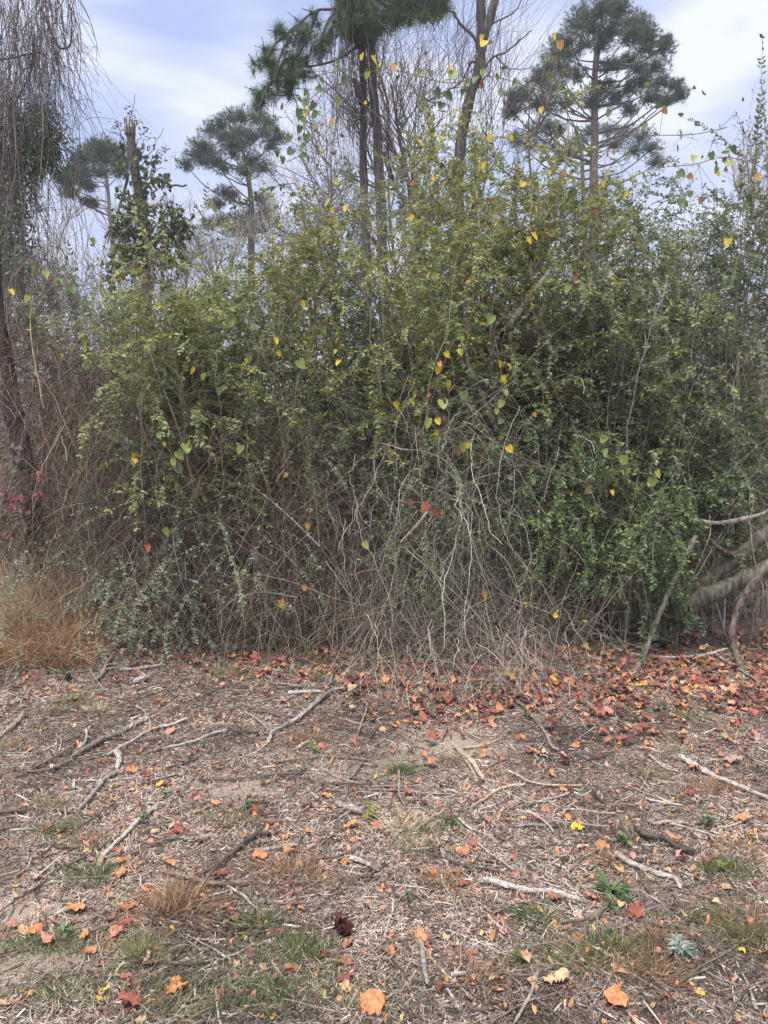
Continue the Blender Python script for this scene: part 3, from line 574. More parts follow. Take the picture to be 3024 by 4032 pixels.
# ------------------------------------------------------------------ the privet thicket: shrub by shrub
GP = 'privet shrubs of the thicket'
def sh(label, u, Yb, v, hw, vr, Yc=None, dr=.9, **k):
    """u, v: where the crown's middle shows; hw, vr: half width and half height in overview pixels"""
    Yc = Yc or Yb; sc = Yc*K/F; ub = k.pop('ub', u)
    return shrub('privet_shrub', label, 'shrub', bx(ub, Yb), O(u, v, Yc), (hw*sc, dr, vr*sc), group=GP, **k)
sh('back shrub of sparse yellow-green leaf reaching highest, between the near pine and forked trunk', 930, 8.0, 420, 130, 210, nst=20, pal=G_YEL, nsec=8, L=.042)
sh('upright pale-stemmed shrub with leaf pairs against the sky, under the dark forked trunk', 1010, 7.6, 380, 110, 190, nst=18, pal=G_YEL, nsec=7, L=.044, seclen=(.3, .8))
sh('rounded yellow-green shrub filling the high middle of the thicket, below the tall round-topped pine', 1160, 7.4, 440, 140, 190, nst=24, pal=G_YEL, nsec=9, L=.042)
sh('dull green shrub with sky showing through it, just below the open sky gap', 1330, 7.8, 450, 140, 110, nst=15, pal=G_DARK+[(.3, .2, .06, .3)], nsec=8, L=.040)
sh('dark twiggy shrub screening the sky low under the far pine stem', 1420, 8.4, 560, 190, 110, nst=17, pal=G_DARK, nsec=9, L=.038)
sh('dusky shrub crowding the photo edge below the tall shoot', 1590, 7.2, 500, 120, 170, nst=22, pal=G_DARK, nsec=8, L=.042)
sh('thin grey-leaved shrub standing in front of the near pine trunk', 800, 7.6, 440, 90, 170, nst=16, pal=G_GREY+[(.12, .15, .04, 2)], nsec=7, L=.040, keep=.8)
sh('slanting shrub with pinnate-looking sprays beside the near pine trunk', 690, 7.2, 540, 110, 120, nst=18, pal=G_YEL, nsec=8, L=.040)
sh('bushy mid green shrub in the heart of the thicket, before the near pine', 800, 6.9, 680, 130, 160, nst=22, pal=G_DARK+[(.5, .38, .05, .15)], nsec=8, L=.036)
sh('yellow-flecked shrub with arching tips below the flat-crowned pine', 560, 7.2, 660, 130, 120, nst=24, pal=G_YEL[:3]+G_LIGHT, nsec=8, L=.038)
sh('pale round-leaved shrub with golden flecks below the broken trunk', 430, 6.9, 720, 130, 110, nst=22, pal=G_LIGHT, nsec=8, L=.045, seclen=(.3, .7))
sh('low greyish shrub edging the thicket beneath the small round-headed pine', 250, 7.6, 670, 130, 50, nst=12, pal=G_GREY, nsec=7, L=.042)
sh('sparse leafy shrub over brown stems at the foot of the vine curtain', 80, 7.6, 630, 110, 60, nst=11, pal=G_GREY+[(.3, .25, .05, .5)], nsec=7, L=.045)
sh('broad olive shrub behind the slanting pale branch', 1080, 7.2, 650, 150, 130, nst=24, pal=G_YEL[:3]+G_DARK, nsec=8, L=.036)
sh('twiggy grey-green shrub past the slanting pale branch', 1300, 6.9, 680, 160, 110, nst=24, pal=G_GREY+G_DARK, nsec=8, L=.034)
sh('shadowy shrub with drooping leaf chains near the photo edge', 1530, 6.8, 720, 140, 120, nst=22, pal=G_DARK+G_GREY, nsec=8, L=.036)
sh('fine-leaved shrub over the brown vine tangle, under the golden-flecked shrub', 520, 6.8, 840, 160, 75, nst=12, pal=G_GREY+G_LIGHT, nsec=7, nsp=3, L=.032, keep=.75)
sh('shrub with ash-green leaves over the white cane cascade', 720, 6.7, 880, 120, 130, nst=18, pal=G_GREY+G_DARK, nsec=7, L=.034, keep=.85)
sh('small-leaved shrub between the pale snapped branch and the hanging yellow heart leaves', 1000, 6.6, 850, 130, 140, nst=18, pal=G_DARK+G_GREY, nsec=7, nsp=3, L=.032, keep=.8)
sh('wide dark green shrub in the shade below the twiggy grey-green shrub', 1250, 6.8, 880, 150, 140, nst=24, pal=G_DARK+G_BRI[:2], nsec=8, L=.034)
sh('dense shrub of dark stems and dim leaves above the fallen trunks', 1480, 6.6, 920, 160, 130, nst=26, pal=G_DARK+G_BRI, nsec=8, L=.034)
sh('bright green low shrub whose sprays nearly touch the leaf litter, beside the white canes', 1190, 6.4, 1040, 130, 100, nst=22, pal=G_BRI, nsec=8, L=.036, up=0, r0=.008)
sh('dense emerald shrub hanging over the dark hollow before the fallen trunks', 1330, 6.3, 1070, 130, 95, nst=22, pal=G_BRI, nsec=9, L=.037, up=0, r0=.008)
sh('yellow-tipped shrub with bowed sprays around the leaning pole', 1490, 6.8, 1030, 120, 90, nst=15, pal=G_BRI+[(.4, .42, .1, 1)], nsec=7, L=.037, up=0, r0=.008)
sh('low green shrub behind the crooked sapling at the photo edge', 1640, 6.9, 1000, 90, 90, nst=11, pal=G_BRI, nsec=7, L=.037, up=0, r0=.008)
sh('grey-green bushlet among brown canes right of the dead grass', 300, 6.2, 1170, 100, 70, nst=14, pal=G_GREY, nsec=6, nsp=3, L=.028, up=.1, r0=.005, lift=.2)
sh('blue-green weedy bushlet on the ground before the tall dead grass', 70, 5.9, 1310, 70, 40, nst=12, pal=G_GREY[:3], nsec=6, nsp=3, L=.030, up=.3, r0=.004, lift=.1)
sh('grey-leaved bushlet spreading low in front of the dark cane hollow', 400, 5.95, 1300, 100, 50, nst=12, pal=G_GREY, nsec=6, nsp=3, L=.027, up=.2, r0=.004, lift=.1)
sh('scraggy bushlet threaded through the brown canes above the broken white stick', 560, 6.1, 1110, 120, 80, nst=10, pal=G_GREY+G_DARK, nsec=6, nsp=3, L=.028, up=.1, r0=.005, lift=.2)
sh('olive bushlet tucked low behind the white canes near the leaf belt', 900, 6.2, 1080, 120, 120, nst=16, pal=G_DARK, nsec=6, nsp=3, L=.032, up=.1, r0=.005)
sh('big loose yellow-green mound of arching sprays, in front of the golden-flecked shrub', 440, 6.5, 710, 150, 110, nst=26, pal=G_LIGHT+G_YEL, nsec=8, L=.042, up=.5)
sh('arching yellow-green mound left of the slanting pale branch', 900, 6.6, 620, 140, 130, nst=22, pal=G_YEL+G_LIGHT[:2], nsec=8, L=.038, up=.5)
sh('arching grey-green mound beneath the leafy gap of sky', 1350, 6.5, 620, 170, 110, nst=24, pal=G_LIGHT+G_DARK, nsec=8, L=.038, up=.5)
sh('loose leafy mound spilling out above the brown cane tangle', 380, 6.4, 835, 110, 60, nst=10, pal=G_LIGHT, nsec=7, L=.038, up=.4)
sh('lacy olive mound crowning the middle of the thicket', 1130, 6.9, 480, 180, 120, nst=24, pal=G_YEL, nsec=8, L=.040, up=.5)
# single tall shoots
def shoot(label, pts, Y, pal, L=.04, r=.005, name='privet_shoot', K_=26, side=5, cat='shoot'):
    P0 = [O(x, y, Y) for x, y in pts]; root = thing(name, label, cat, P0[0], 'long single shoots of the thicket'); s_ = smooth(P0, 16)[None]
    mw, ml = MB(), MB(); tubes(mw, s_, np.linspace(r, r*.35, 16)[None], 5, pick(GR, 1)); leafy(ml, s_, K_, L, pal, .97, .12, 'oval', .48)
    if side:
        p, tn = at(s_, U(.1, .7, 1, side)); q = grow(p[0], tn[0]*.8+rdir(side)*.6, U(.12, .35, side), 6, 0, .12); tubes(mw, q, r*.3, 3, pick(GR, side)); leafy(ml, q, 8, L, pal, .95)
    mw.build('stem', M_twig, root); ml.build('foliage', M_leaf, root)
shoot('tall privet shoot standing up against the sky at the photo edge', [(1668, 520), (1660, 380), (1652, 260), (1645, 170), (1648, 80)], 6.2, G_DARK, .045)
shoot('second tall privet shoot beside the edge one, topped with brown seed sprays', [(1625, 480), (1630, 380), (1636, 300), (1640, 215)], 6.4, G_DARK, .045)
shoot('privet shoot arching alone into the sky gap beneath the pale heart leaf', [(1620, 350), (1585, 320), (1540, 285), (1490, 258)], 6.3, G_DARK, .035, .003, side=1)
shoot('yellow-green shoot rising straight from the cane cascade', [(690, 1180), (682, 1080), (668, 1000), (652, 945), (645, 905)], 5.7, [(.13, .20, .07, 4), (.2, .25, .09, 1)], .036, .004)
shoot('yellow-green shoot slanting from the same foot toward the brown canes', [(690, 1180), (640, 1130), (590, 1085), (540, 1045), (530, 1030)], 5.7, [(.13, .20, .08, 4), (.2, .25, .09, 1)], .034, .004)
shoot('silvery leafed shoot reaching sideways out over the brown tangle', [(400, 1030), (340, 990), (280, 955), (220, 945), (168, 942)], 6.0, [(.24, .31, .24, 3), (.17, .23, .16, 3)], .042, .004, side=7)
shoot('short dark shoot with paired leaves standing above the grey bushlet', [(195, 1180), (190, 1120), (208, 1070), (222, 1030)], 6.0, [(.16, .21, .15, 3)], .035, .004)
shoot('feathery shoot with steep leaf pairs over the emerald shrub', [(1275, 1130), (1270, 1060), (1262, 1010), (1255, 960)], 5.8, G_BRI, .04, .004)
shoot('twin of the feathery shoot, leaning the other way over the emerald shrub', [(1285, 1130), (1300, 1060), (1320, 1010), (1335, 985)], 5.8, G_BRI, .04, .004)
shoot('upright shoot with long leaves against the gap under the near pine', [(870, 600), (868, 500), (870, 420), (878, 340), (880, 290)], 6.8, G_GREY, .048, .005)
shoot('pale stiff shoot crossing the near pine bark', [(935, 560), (935, 450), (940, 350), (925, 270), (900, 210)], 6.8, G_YEL, .046, .005)
shoot('arching shoot stretched over the sky beside the drooping pine boughs', [(790, 440), (745, 370), (700, 300), (670, 270), (640, 235)], 6.3, G_DARK, .04, .004)
shoot('lone sprig with fern-like leaf pairs pointing at the flat-crowned pine', [(640, 395), (590, 405), (540, 430), (500, 450)], 6.6, [(.09, .17, .06, 3)], .05, .004, side=0)
shoot('slim sprig leaning up from the pale round-leaved shrub', [(470, 560), (450, 500), (435, 465), (420, 440)], 6.5, G_GREY, .035, .003, side=1)
shoot('downward combed spray of narrow leaf pairs in the shade near the photo edge', [(1425, 640), (1432, 690), (1440, 740), (1436, 800)], 6.2, G_GREY, .04, .003, side=0)
shoot('lighter spray bowing across the front of the shadowy shrub', [(1240, 610), (1310, 625), (1370, 640), (1420, 665)], 6.0, G_GREY+[(.2, .25, .17, 3)], .038, .003, side=3)
shoot('level spray with yellow tips low before the leaning pole', [(1240, 1190), (1310, 1225), (1370, 1240), (1420, 1250)], 5.8, [(.25, .30, .09, 2), (.10, .17, .06, 3)], .036, .003, side=4)

# ------------------------------------------------------------------ leaning and fallen wood inside the thicket
def limb(name, label, pts, r0, r1, col, cat='branch', k=10, lump=.07, n=26, group=None, sub=None, mat=None, lead=None):
    s_ = smooth(pts, n); s_ += np.cumsum(rng.normal(size=s_.shape)*(.10*r0+.0008), 0)*np.linspace(0, 1, n)[:, None]
    root = thing(name, label, cat, s_[0], group); mb = MB(); nn_ = n*3; s_ = smooth(s_, nn_); rr = np.linspace(r0, r1, nn_)*(1+.10*np.convolve(rng.normal(size=nn_+6), np.ones(7)/2.6, 'valid'))
    tubes(mb, s_[None], rr[None], max(k, 8), col, lump*.6, True, np.array(col)*.55)
    if r0 > .012:
        kk = int(rng.integers(3, 7)); j_ = rng.integers(3, nn_-3, kk); d_ = rdir(kk)+np.array([0, -.4, .4]); q_ = grow(s_[j_]+nrm(d_)*rr[j_][:, None]*.6, d_, r0*U(1.2, 5, kk), 6, 0, .25)
        tubes(mb, q_, r0*U(.15, .4, kk, 1)*np.linspace(1.3, .5, 6)[None], 6, col, .1, True)
    if sub:
        for q, a_, b_ in sub: tubes(mb, smooth(q, 12)[None], np.linspace(a_, b_, 12)[None], 6, col, lump)
    mb.build('wood', mat or M_bark, root, True); return root
GREYB = (.155, .13, .105)
limb('leaning_tree_stem', 'thick leaning trunk, the upper of two crossing the dark corner of the thicket', [P(*r4(1200, 1240), 6.25)*np.array([1, 1, 0])+np.array([0, 0, .08]), P(*r4(1290, 1170), 6.15), P(*r4(1450, 1040), 6.05), P(*r4(1659, 880), 5.95), P(*r4(1900, 720), 5.9)], .062, .055, GREYB, 'tree stem', 12)
limb('leaning_tree_stem', 'mossy leaning trunk lying lowest, under the upper one', [P(*r4(1200, 1290), 6.15)*np.array([1, 1, 0])+np.array([0, 0, .06]), P(*r4(1310, 1195), 6.05), P(*r4(1480, 1115), 6.0), P(*r4(1659, 1050), 5.95), P(*r4(1900, 960), 5.9)], .072, .062, (.15, .14, .105), 'tree stem', 12)
limb('leaning_pole', 'straight grey pole propped from the leaf litter up into the yellow-tipped shrub', [OG(1378, 1445)]+[O(x, y, 5.75) for x, y in [(1400, 1390), (1440, 1290), (1485, 1195), (1500, 1165)]], .022, .015, (.30, .265, .22))
limb('crooked_sapling', 'crooked brown sapling stem bent at knee height by the photo edge', [G(*r6(1550, 160))]+[P(*r4(x, y), 5.6) for x, y in [(1515, 1380), (1505, 1300), (1535, 1180), (1590, 1080), (1659, 990), (1760, 900)]], .028, .024, (.21, .165, .13), 'sapling')
limb('bare_branch', 'smooth pale branch sagging in a curve above the fallen trunks', [P(*r4(x, y), 6.0) for x, y in [(1310, 795), (1380, 825), (1440, 832), (1540, 815), (1659, 780), (1720, 700)]], .013, .017, (.36, .32, .28))
limb('bare_branch', 'slanting pale branch high in the thicket under the red leaf', [O(x, y, 6.45) for x, y in [(1098, 708), (1120, 675), (1148, 638), (1178, 600), (1190, 585)]], .027, .022, (.25, .22, .185))
limb('bare_branch', 'thinner half of the high fork, reaching toward the near pine', [O(x, y, 7.0) for x, y in [(1185, 600), (1160, 570), (1130, 520), (1110, 450)]], .02, .014, (.24, .20, .17))
limb('bare_branch', 'snapped pale branch slanting down among the yellow heart leaves', [O(x, y, 6.4) for x, y in [(1000, 740), (1018, 800), (1040, 850), (1062, 905), (1075, 930)]], .017, .024, (.36, .33, .29))
limb('bare_branch', 'upright brown stem crossing just past the snapped pale branch', [O(x, y, 6.5) for x, y in [(1060, 700), (1062, 780), (1065, 850), (1078, 910)]], .013, .02, (.24, .2, .16))
limb('bare_branch', 'tall tan stem standing upright in the shrubs near the photo edge', [O(x, y, 6.6) for x, y in [(1570, 1150), (1590, 1000), (1595, 850), (1590, 700), (1600, 560)]], .022, .016, (.33, .285, .2))
limb('bare_branch', 'bleached splinter sticking out of the cane cascade below a red leaf', [O(x, y, 5.7) for x, y in [(865, 1172), (885, 1150), (908, 1125), (922, 1105)]], .006, .014, (.55, .45, .36), mat=M_wood)
limb('bare_branch', 'long yellowish dry stalk curving down over the vine-draped trunk', [O(x, y, 5.6) for x, y in [(70, 640), (66, 700), (72, 760), (85, 830), (94, 880)]], .004, .005, (.5, .38, .2))
# branching stems that fill the thicket, each its own limb
for k, (a_, b_, lb) in enumerate([((880, 1330), (700, 600), 'long brown stem running up through the heart of the thicket'), ((1000, 1290), (1150, 430), 'thin arched stem behind the snapped pale branch'), ((1290, 1300), (1250, 600), 'dark stem rising behind the emerald shrub'), ((620, 1280), (420, 600), 'slender stem slanting toward the broken trunk'), ((1570, 1330), (1390, 500), 'grey stem rising from the fallen trunks toward the sky gap'), ((1420, 1320), (1620, 520), 'brown stem crossing the tall tan one at a slant')]):
    b = OG(*a_); b[1] = 7.0; b[2] = 0; t = O(*b_, 7.2); m = (b+t)/2+np.array([U(-.3, .3), 0, .3]); limb('thicket_stem', lb, [b, b*.6+m*.4+np.array([U(-.1, .1), 0, 0]), m, t], .022, .008, pick(GR, 1)[0], 'stem')

# ------------------------------------------------------------------ tangles of dead canes (nobody could count them)
def canes(label, n, start, dirf, ln, rad, pal, N=12, droop=.8, wander=.35, twigs=1.0):
    mw = MB(); st = start(n); s_ = grow(st, dirf(n), U(*ln, n), N, droop*U(.3, 1.6, n), wander, rng.normal(size=(n, 3))*.05)
    s_ = s_+rng.normal(size=s_.shape)*.005
    s_[..., 2] = np.maximum(s_[..., 2], gz(s_[..., 0], s_[..., 1])+.004)
    tubes(mw, s_, np.linspace(1.1, .5, N)[None]*rad*U(.5, 1.5, n, 1), 3, pick(pal, n))
    m = int(n*twigs)
    if m:
        i = rng.integers(0, n, m); p, tn = at(s_[i], U(.1, .9, m, 1)); s2 = grow(p[:, 0], tn[:, 0]*.6+rdir(m), U(.08, .4, m), 6, .3, .4); tubes(mw, s2, rad*.45, 3, pick(pal, m))
    return tag(mw.build('cane_tangle', M_twig), label, 'cane tangle', kind='stuff')
def boxs(ur, vr, Yr):
    def f(n): return np.array([O(U(*ur), U(*vr), U(*Yr)) for _ in range(n)])
    return f
bs = lambda ur, Yr, zr: (lambda n: np.stack([(U(ur[0], ur[1], n)*K-1512)/F*6.2, U(*Yr, n), U(*zr, n)], 1))
canes('dark dry canes crossing in front of the golden-flecked shrub foot', 700, bs((150, 700), (6.0, 6.4), (.9, 2.0)), lambda n: rdir(n)*np.array([1, .3, .6]), (.4, 1.4), .0018, BR+RB, droop=1.0, wander=.45)
canes('reddish brown tangle of dead canes mounded beneath the golden-flecked shrub', 3000, bs((150, 820), (6.1, 7.4), (.05, 1.35)), lambda n: rdir(n)*np.array([1, .5, .7]), (.4, 1.4), .0020, RB[:3]+DB, droop=.8, wander=.4)
canes('brown thin canes massed behind the vine-draped trunk', 2600, bs((-150, 350), (6.5, 8.0), (.3, 2.6)), lambda n: rdir(n)*np.array([.8, .5, .9]), (.5, 1.5), .0026, RB, droop=.5, wander=.35)
canes('low mat of brown canes sprawling on the ground behind the long sticks', 1500, bs((180, 800), (5.9, 6.5), (.02, .5)), lambda n: rdir(n)*np.array([1, .4, .4]), (.3, 1.1), .0020, RB+GR, droop=1.0, wander=.4)
canes('brown twig mass in the middle of the thicket', 2600, bs((700, 1750), (6.6, 8.0), (.3, 2.9)), lambda n: rdir(n)*np.array([.8, .5, .9])+np.array([0, 0, .2]), (.4, 1.3), .0022, DB+BR, droop=.5, wander=.35)
canes('pale whippy canes cascading from the thicket onto the leaf belt', 700, lambda n: np.array([O(rng.normal(965, 108), 780+520*rng.random()**.55, U(5.7, 6.6)) for _ in range(n)]),
      lambda n: np.stack([rng.normal(size=n)*.7, -U(-.2, .6, n), -rng.normal(.35, .55, n)], 1), (.5, 1.6), .0017, GR+DB+[(.62, .56, .49, 4)], N=18, droop=1.5, wander=.55, twigs=1.0)
canes('pale dry canes sprawling forward onto the fallen leaves', 330, bs((780, 1180), (5.0, 5.8), (.02, .5)), lambda n: np.stack([rng.normal(size=n)*.8, -U(0, 1, n), U(-.5, .6, n)], 1), (.4, 1.3), .0019, GR+[(.5, .44, .37, 3)], N=16, droop=1.2, wander=.4, twigs=.7)
canes('grey canes bristling at the foot of the cascade', 380, bs((760, 1180), (5.35, 6.2), (.0, .25)), lambda n: rdir(n)*np.array([.5, .3, .2])+np.array([0, 0, .9]), (.3, 1.1), .0018, GR+BR, droop=1.3, wander=.3, twigs=.6)
canes('brown and grey dry canes curling across the front of the brown mound', 900, bs((100, 800), (5.95, 6.25), (.1, 1.25)), lambda n: rdir(n)*np.array([1, .25, .8]), (.4, 1.3), .0017, RB+GR, droop=1.0, wander=.5, twigs=.8)
canes('sparse grey canes bowing over the emerald shrubs', 260, bs((1050, 1700), (5.9, 6.6), (.2, 1.9)), lambda n: rdir(n)*np.array([1, .4, .8]), (.5, 1.6), .0023, GR, droop=.9, wander=.25, twigs=.5)
canes('thin stalks standing under the emerald shrubs', 120, bs((1150, 1780), (6.4, 7.4), (0, .05)), lambda n: rdir(n)*.4+np.array([0, 0, 1]), (.4, 1.3), .0030, GR+BR, droop=0, wander=.2, twigs=.2)
for k, (pts, Y, lb) in enumerate([([(985, 1060), (1030, 1200), (1075, 1330), (1110, 1400), (1150, 1490)], 5.5, 'single pale cane falling farthest out past the cascade'), ([(870, 1180), (960, 1260), (1050, 1350), (1085, 1420)], 5.5, 'long pale cane crossing the cascade low down'), ([(1060, 1180), (1100, 1220), (1125, 1300), (1120, 1400)], 5.6, 'brown cane with an elbow at the cascade edge'),
                                  ([(560, 1240), (640, 1260), (720, 1290), (800, 1310)], 5.9, 'stiff grey cane reaching across the dark hollow'), ([(470, 1330), (500, 1300), (560, 1280), (640, 1290)], 5.8, 'arched cane low in the dark hollow'), ([(1200, 1330), (1150, 1310), (1100, 1290), (1060, 1260)], 5.6, 'short forked cane above the leaf belt')]):
    limb('bare_cane', lb, [O(x, y, Y) for x, y in pts], .0045, .003, (.38, .33, .28), 'cane', 5, .05, mat=M_twig)

# ------------------------------------------------------------------ vines with large leaves
VL = {'y': (.78, .58, .06), 'o': (.70, .38, .10), 'g': (.18, .25, .10), 'd': (.085, .13, .055), 'r': (.40, .12, .07), 'p': (.56, .58, .14), 'l': (.34, .41, .12), 'b': (.20, .11, .07)}
def vine(label, pts, Y, lv, size=.066, stemcol=(.2, .16, .11)):
    path = smooth([O(x, y, Y) for x, y in pts], 30); root = thing('heart_leaf_vine', label, 'vine', path[0], 'large-leaved vines over the thicket'); mb = MB(); tubes(mb, path[None], .0032, 5, stemcol); 
    for x, y, c, *s_ in lv:
        p = O(x, y, Y-.03); s0 = size*(s_[0] if s_ else 1)*U(.85, 1.15); k = int(np.argmin(np.linalg.norm(path-p, axis=1)))
        top = p+np.array([0, 0, s0*.5]); tubes(mb, smooth([path[k], (path[k]+top)/2+np.array([0, -.01, .015]), top], 5)[None], .0020, 3, stemcol)
        ml = MB(); ax = np.array([[U(-.7, .7), U(-.5, .2), -1.]]); no = np.array([[U(-1.3, 1.3), -1., U(-.3, 1.2)]])
        leaves(ml, top[None], ax, no, s0, s0*U(.6, .95), (np.array(VL[c])*U(.8, 1.15))[None], 'heart'); ml.build('leaf', M_big, root, True)
    m = int(34*np.linalg.norm(path[-1]-path[0])/1.5); i = rng.integers(0, 30, m); q = path[i]+rng.normal(size=(m, 3))*np.array([.16, .2, .13]); s0 = U(.028, .06, m); ml = MB()
    leaves(ml, q, rdir(m)*.9+np.array([0, 0, -.4]), rdir(m)+np.array([0, -.3, .7]), s0, s0*U(.6, .95, m), pick([(.14, .19, .065, 4), (.20, .24, .08, 3), (.09, .13, .05, 3), (.70, .54, .07, .55), (.55, .25, .08, .2)], m), 'heart'); ml.build('foliage', M_big, root, True)
    k_ = grow(path[i[::2]], rdir(len(i[::2])), U(.1, .4, len(i[::2])), 8, .8, .5); tubes(mb, k_, .0018, 3, stemcol)
    mb.build('stem', M_twig, root)
vine('topmost vine arching over the thicket with two golden heart leaves against the pine trunks', [(655, 260), (700, 200), (750, 175), (830, 150), (910, 165), (975, 180), (1060, 165), (1150, 190), (1230, 215)], 6.0,
     [(782, 124, 'y'), (803, 130, 'y'), (824, 142, 'y', .7), (847, 148, 'o'), (772, 152, 'g'), (795, 163, 'l'), (818, 155, 'g'), (728, 150, 'g', 1.1), (750, 175, 'd', 1.1), (833, 165, 'g'), (912, 158, 'l'), (930, 160, 'g'), (977, 165, 'l', 1.35), (975, 150, 'o', .8), (1042, 158, 'l', 1.2), (1014, 178, 'l'), (1040, 185, 'r', .8), (1080, 203, 'g', 1.1), (940, 205, 'd', 1.2), (965, 210, 'g', 1.1), (955, 230, 'd'), (1030, 175, 'g'), (1115, 180, 'g'), (1210, 97, 'o'), (1195, 80, 'y', .7), (1042, 82, 'y', .9), (1048, 98, 'y')])
vine('vine chain of grey-green leaves dangling in the sky gap beside the drooping boughs', [(700, 190), (670, 215), (655, 240), (658, 290), (660, 330), (640, 340), (620, 350)], 5.9,
     [(692, 175, 'g'), (685, 195, 'g'), (663, 203, 'g'), (661, 225, 'g', 1.1), (680, 230, 'g', 1.1), (725, 220, 'g', 1.2), (648, 245, 'g'), (663, 245, 'y', .8), (649, 265, 'g'), (649, 280, 'g'), (660, 300, 'g'), (660, 320, 'g'), (659, 340, 'g'), (665, 345, 'g'), (628, 302, 'g'), (633, 332, 'g'), (610, 347, 'g'), (640, 215, 'd'), (685, 250, 'd')])
vine('vine strung between the shrubs and sky with an orange heart leaf and a pale one', [(1180, 230), (1260, 255), (1350, 290), (1430, 292), (1500, 290), (1570, 275)], 6.1, [(1432, 242, 'o'), (1470, 292, 'p', 1.1), (1319, 245, 'g'), (1395, 275, 'g', .9), (1245, 280, 'g', .9), (1170, 240, 'y', .9)])
vine('vine with a string of green and golden heart leaves below the slanting branch', [(1075, 600), (1063, 680), (1075, 760), (1085, 820), (1088, 880)], 5.9, [(1062, 692, 'l', 1.2), (1079, 787, 'y'), (1086, 820, 'y'), (1087, 850, 'l'), (1086, 874, 'l'), (1073, 890, 'l', .8)])
vine('vine falling through yellow heart leaves over the cane cascade', [(1000, 700), (965, 770), (945, 830), (925, 900), (960, 940), (1010, 965)], 5.8,
     [(1005, 708, 'b', 1.3), (962, 768, 'y'), (995, 762, 'y', .8), (947, 800, 'y'), (949, 788, 'o', .7), (967, 832, 'y', 1.1), (855, 875, 'y', .95), (895, 855, 'p', .9), (886, 868, 'p'), (955, 875, 'p', 1.2), (1001, 855, 'g', 1.2), (927, 915, 'p', 1.5), (944, 912, 'y'), (941, 938, 'y', .8), (998, 967, 'p', 1.2), (1014, 963, 'y', .8), (930, 858, 'r', .9), (890, 872, 'p', .7)])
vine('long brown vine with one orange-yellow leaf running low across the canes', [(930, 930), (990, 930), (1060, 950), (1110, 980), (1180, 1010), (1260, 1040)], 5.7, [(1096, 972, 'y', 1.15), (1272, 1062, 'o', 1.1), (1320, 1065, 'y', .8), (1152, 897, 'o', .6)])
vine('vine with long folded lime leaves over the emerald shrub', [(1300, 930), (1310, 980), (1345, 1000), (1380, 1020), (1415, 1025)], 5.7, [(1308, 952, 'l', 1.1), (1308, 980, 'l', 1.1), (1346, 997, 'l', 1.3), (1353, 1022, 'l', 1.2), (1417, 1025, 'p', .9), (1410, 1042, 'l', 1.1)])
vine('vine over the olive shrub carrying yellow and brick red leaves', [(1080, 330), (1130, 400), (1200, 460), (1240, 560), (1250, 640)], 6.1,
     [(1060, 298, 'y'), (1101, 298, 'y', .8), (1045, 360, 'y', 1.1), (1180, 376, 'y', 1.1), (1130, 400, 'y'), (1157, 452, 'y', .9), (1243, 420, 'g', 1.5), (1285, 457, 'r', 1.1), (1150, 512, 'y'), (1140, 520, 'y'), (1243, 605, 'r', 1.2), (1260, 500, 'g', 1.1), (1273, 520, 'g', 1.2), (1265, 575, 'g', 1.1), (1232, 625, 'l', 1.1), (1215, 375, 'o', .8), (1295, 398, 'o', 1.2), (1353, 420, 'y', .8), (1325, 330, 'o', .7)])
vine('vine with yellow leaves crossing below the near pine', [(690, 440), (730, 450), (790, 440), (860, 380), (905, 320)], 6.0, [(748, 452, 'y', 1.1), (716, 455, 'y', .9), (713, 440, 'p'), (780, 410, 'g'), (693, 522, 'r', .9), (723, 395, 'p', .8), (903, 311, 'y', 1.1), (934, 388, 'y', .8), (890, 470, 'y', .7)])
vine('big-leaved vine trailing over the dusky shrub at the photo edge', [(1440, 360), (1500, 355), (1560, 340), (1620, 350), (1659, 370)], 6.0, [(1465, 380, 'g', 1.2), (1500, 345, 'p'), (1535, 338, 'g', 1.1), (1580, 325, 'd', 1.1), (1575, 355, 'l'), (1550, 370, 'g', 1.2), (1600, 395, 'g'), (1640, 385, 'o'), (1655, 365, 'd', 1.2), (1490, 420, 'g'), (1575, 525, 'y'), (1470, 440, 'g', 1.1), (1640, 560, 'g', 1.3), (1585, 600, 'g'), (1520, 435, 'b'), (1615, 430, 'd', 1.2)])
vine('greenish vine wandering over the shrub tops at the foot of the vine curtain', [(0, 545), (60, 560), (120, 590), (180, 610), (240, 640), (320, 650)], 6.0, [(5, 510, 'd', 1.4), (40, 540, 'd', 1.3), (48, 563, 'g'), (70, 577, 'g', 1.1), (97, 594, 'l'), (128, 610, 'g'), (150, 630, 'g', 1.2), (222, 632, 'l', 1.1), (22, 633, 'y', .9), (62, 647, 'l'), (70, 700, 'd', 1.1), (118, 604, 'r', .6), (256, 640, 'l'), (285, 660, 'l'), (60, 680, 'g')])
vine('vine of gold-spotted leaves draped on the pale round-leaved shrub', [(290, 700), (350, 730), (440, 760), (520, 740), (600, 730)], 6.0, [(342, 663, 'y', .8), (595, 738, 'y', 1.1), (650, 658, 'y', .9), (600, 765, 'y', .7), (307, 862, 'y', 1.1), (420, 802, 'y'), (440, 815, 'l', 1.2), (471, 845, 'l'), (565, 765, 'g'), (727, 760, 'y', .7), (645, 790, 'l', 1.2), (540, 775, 'g', 1.1), (735, 785, 'y', .8), (330, 690, 'l', .9), (370, 720, 'l'), (500, 700, 'l', 1.1), (455, 690, 'p', .8), (530, 780, 'y', .7)])
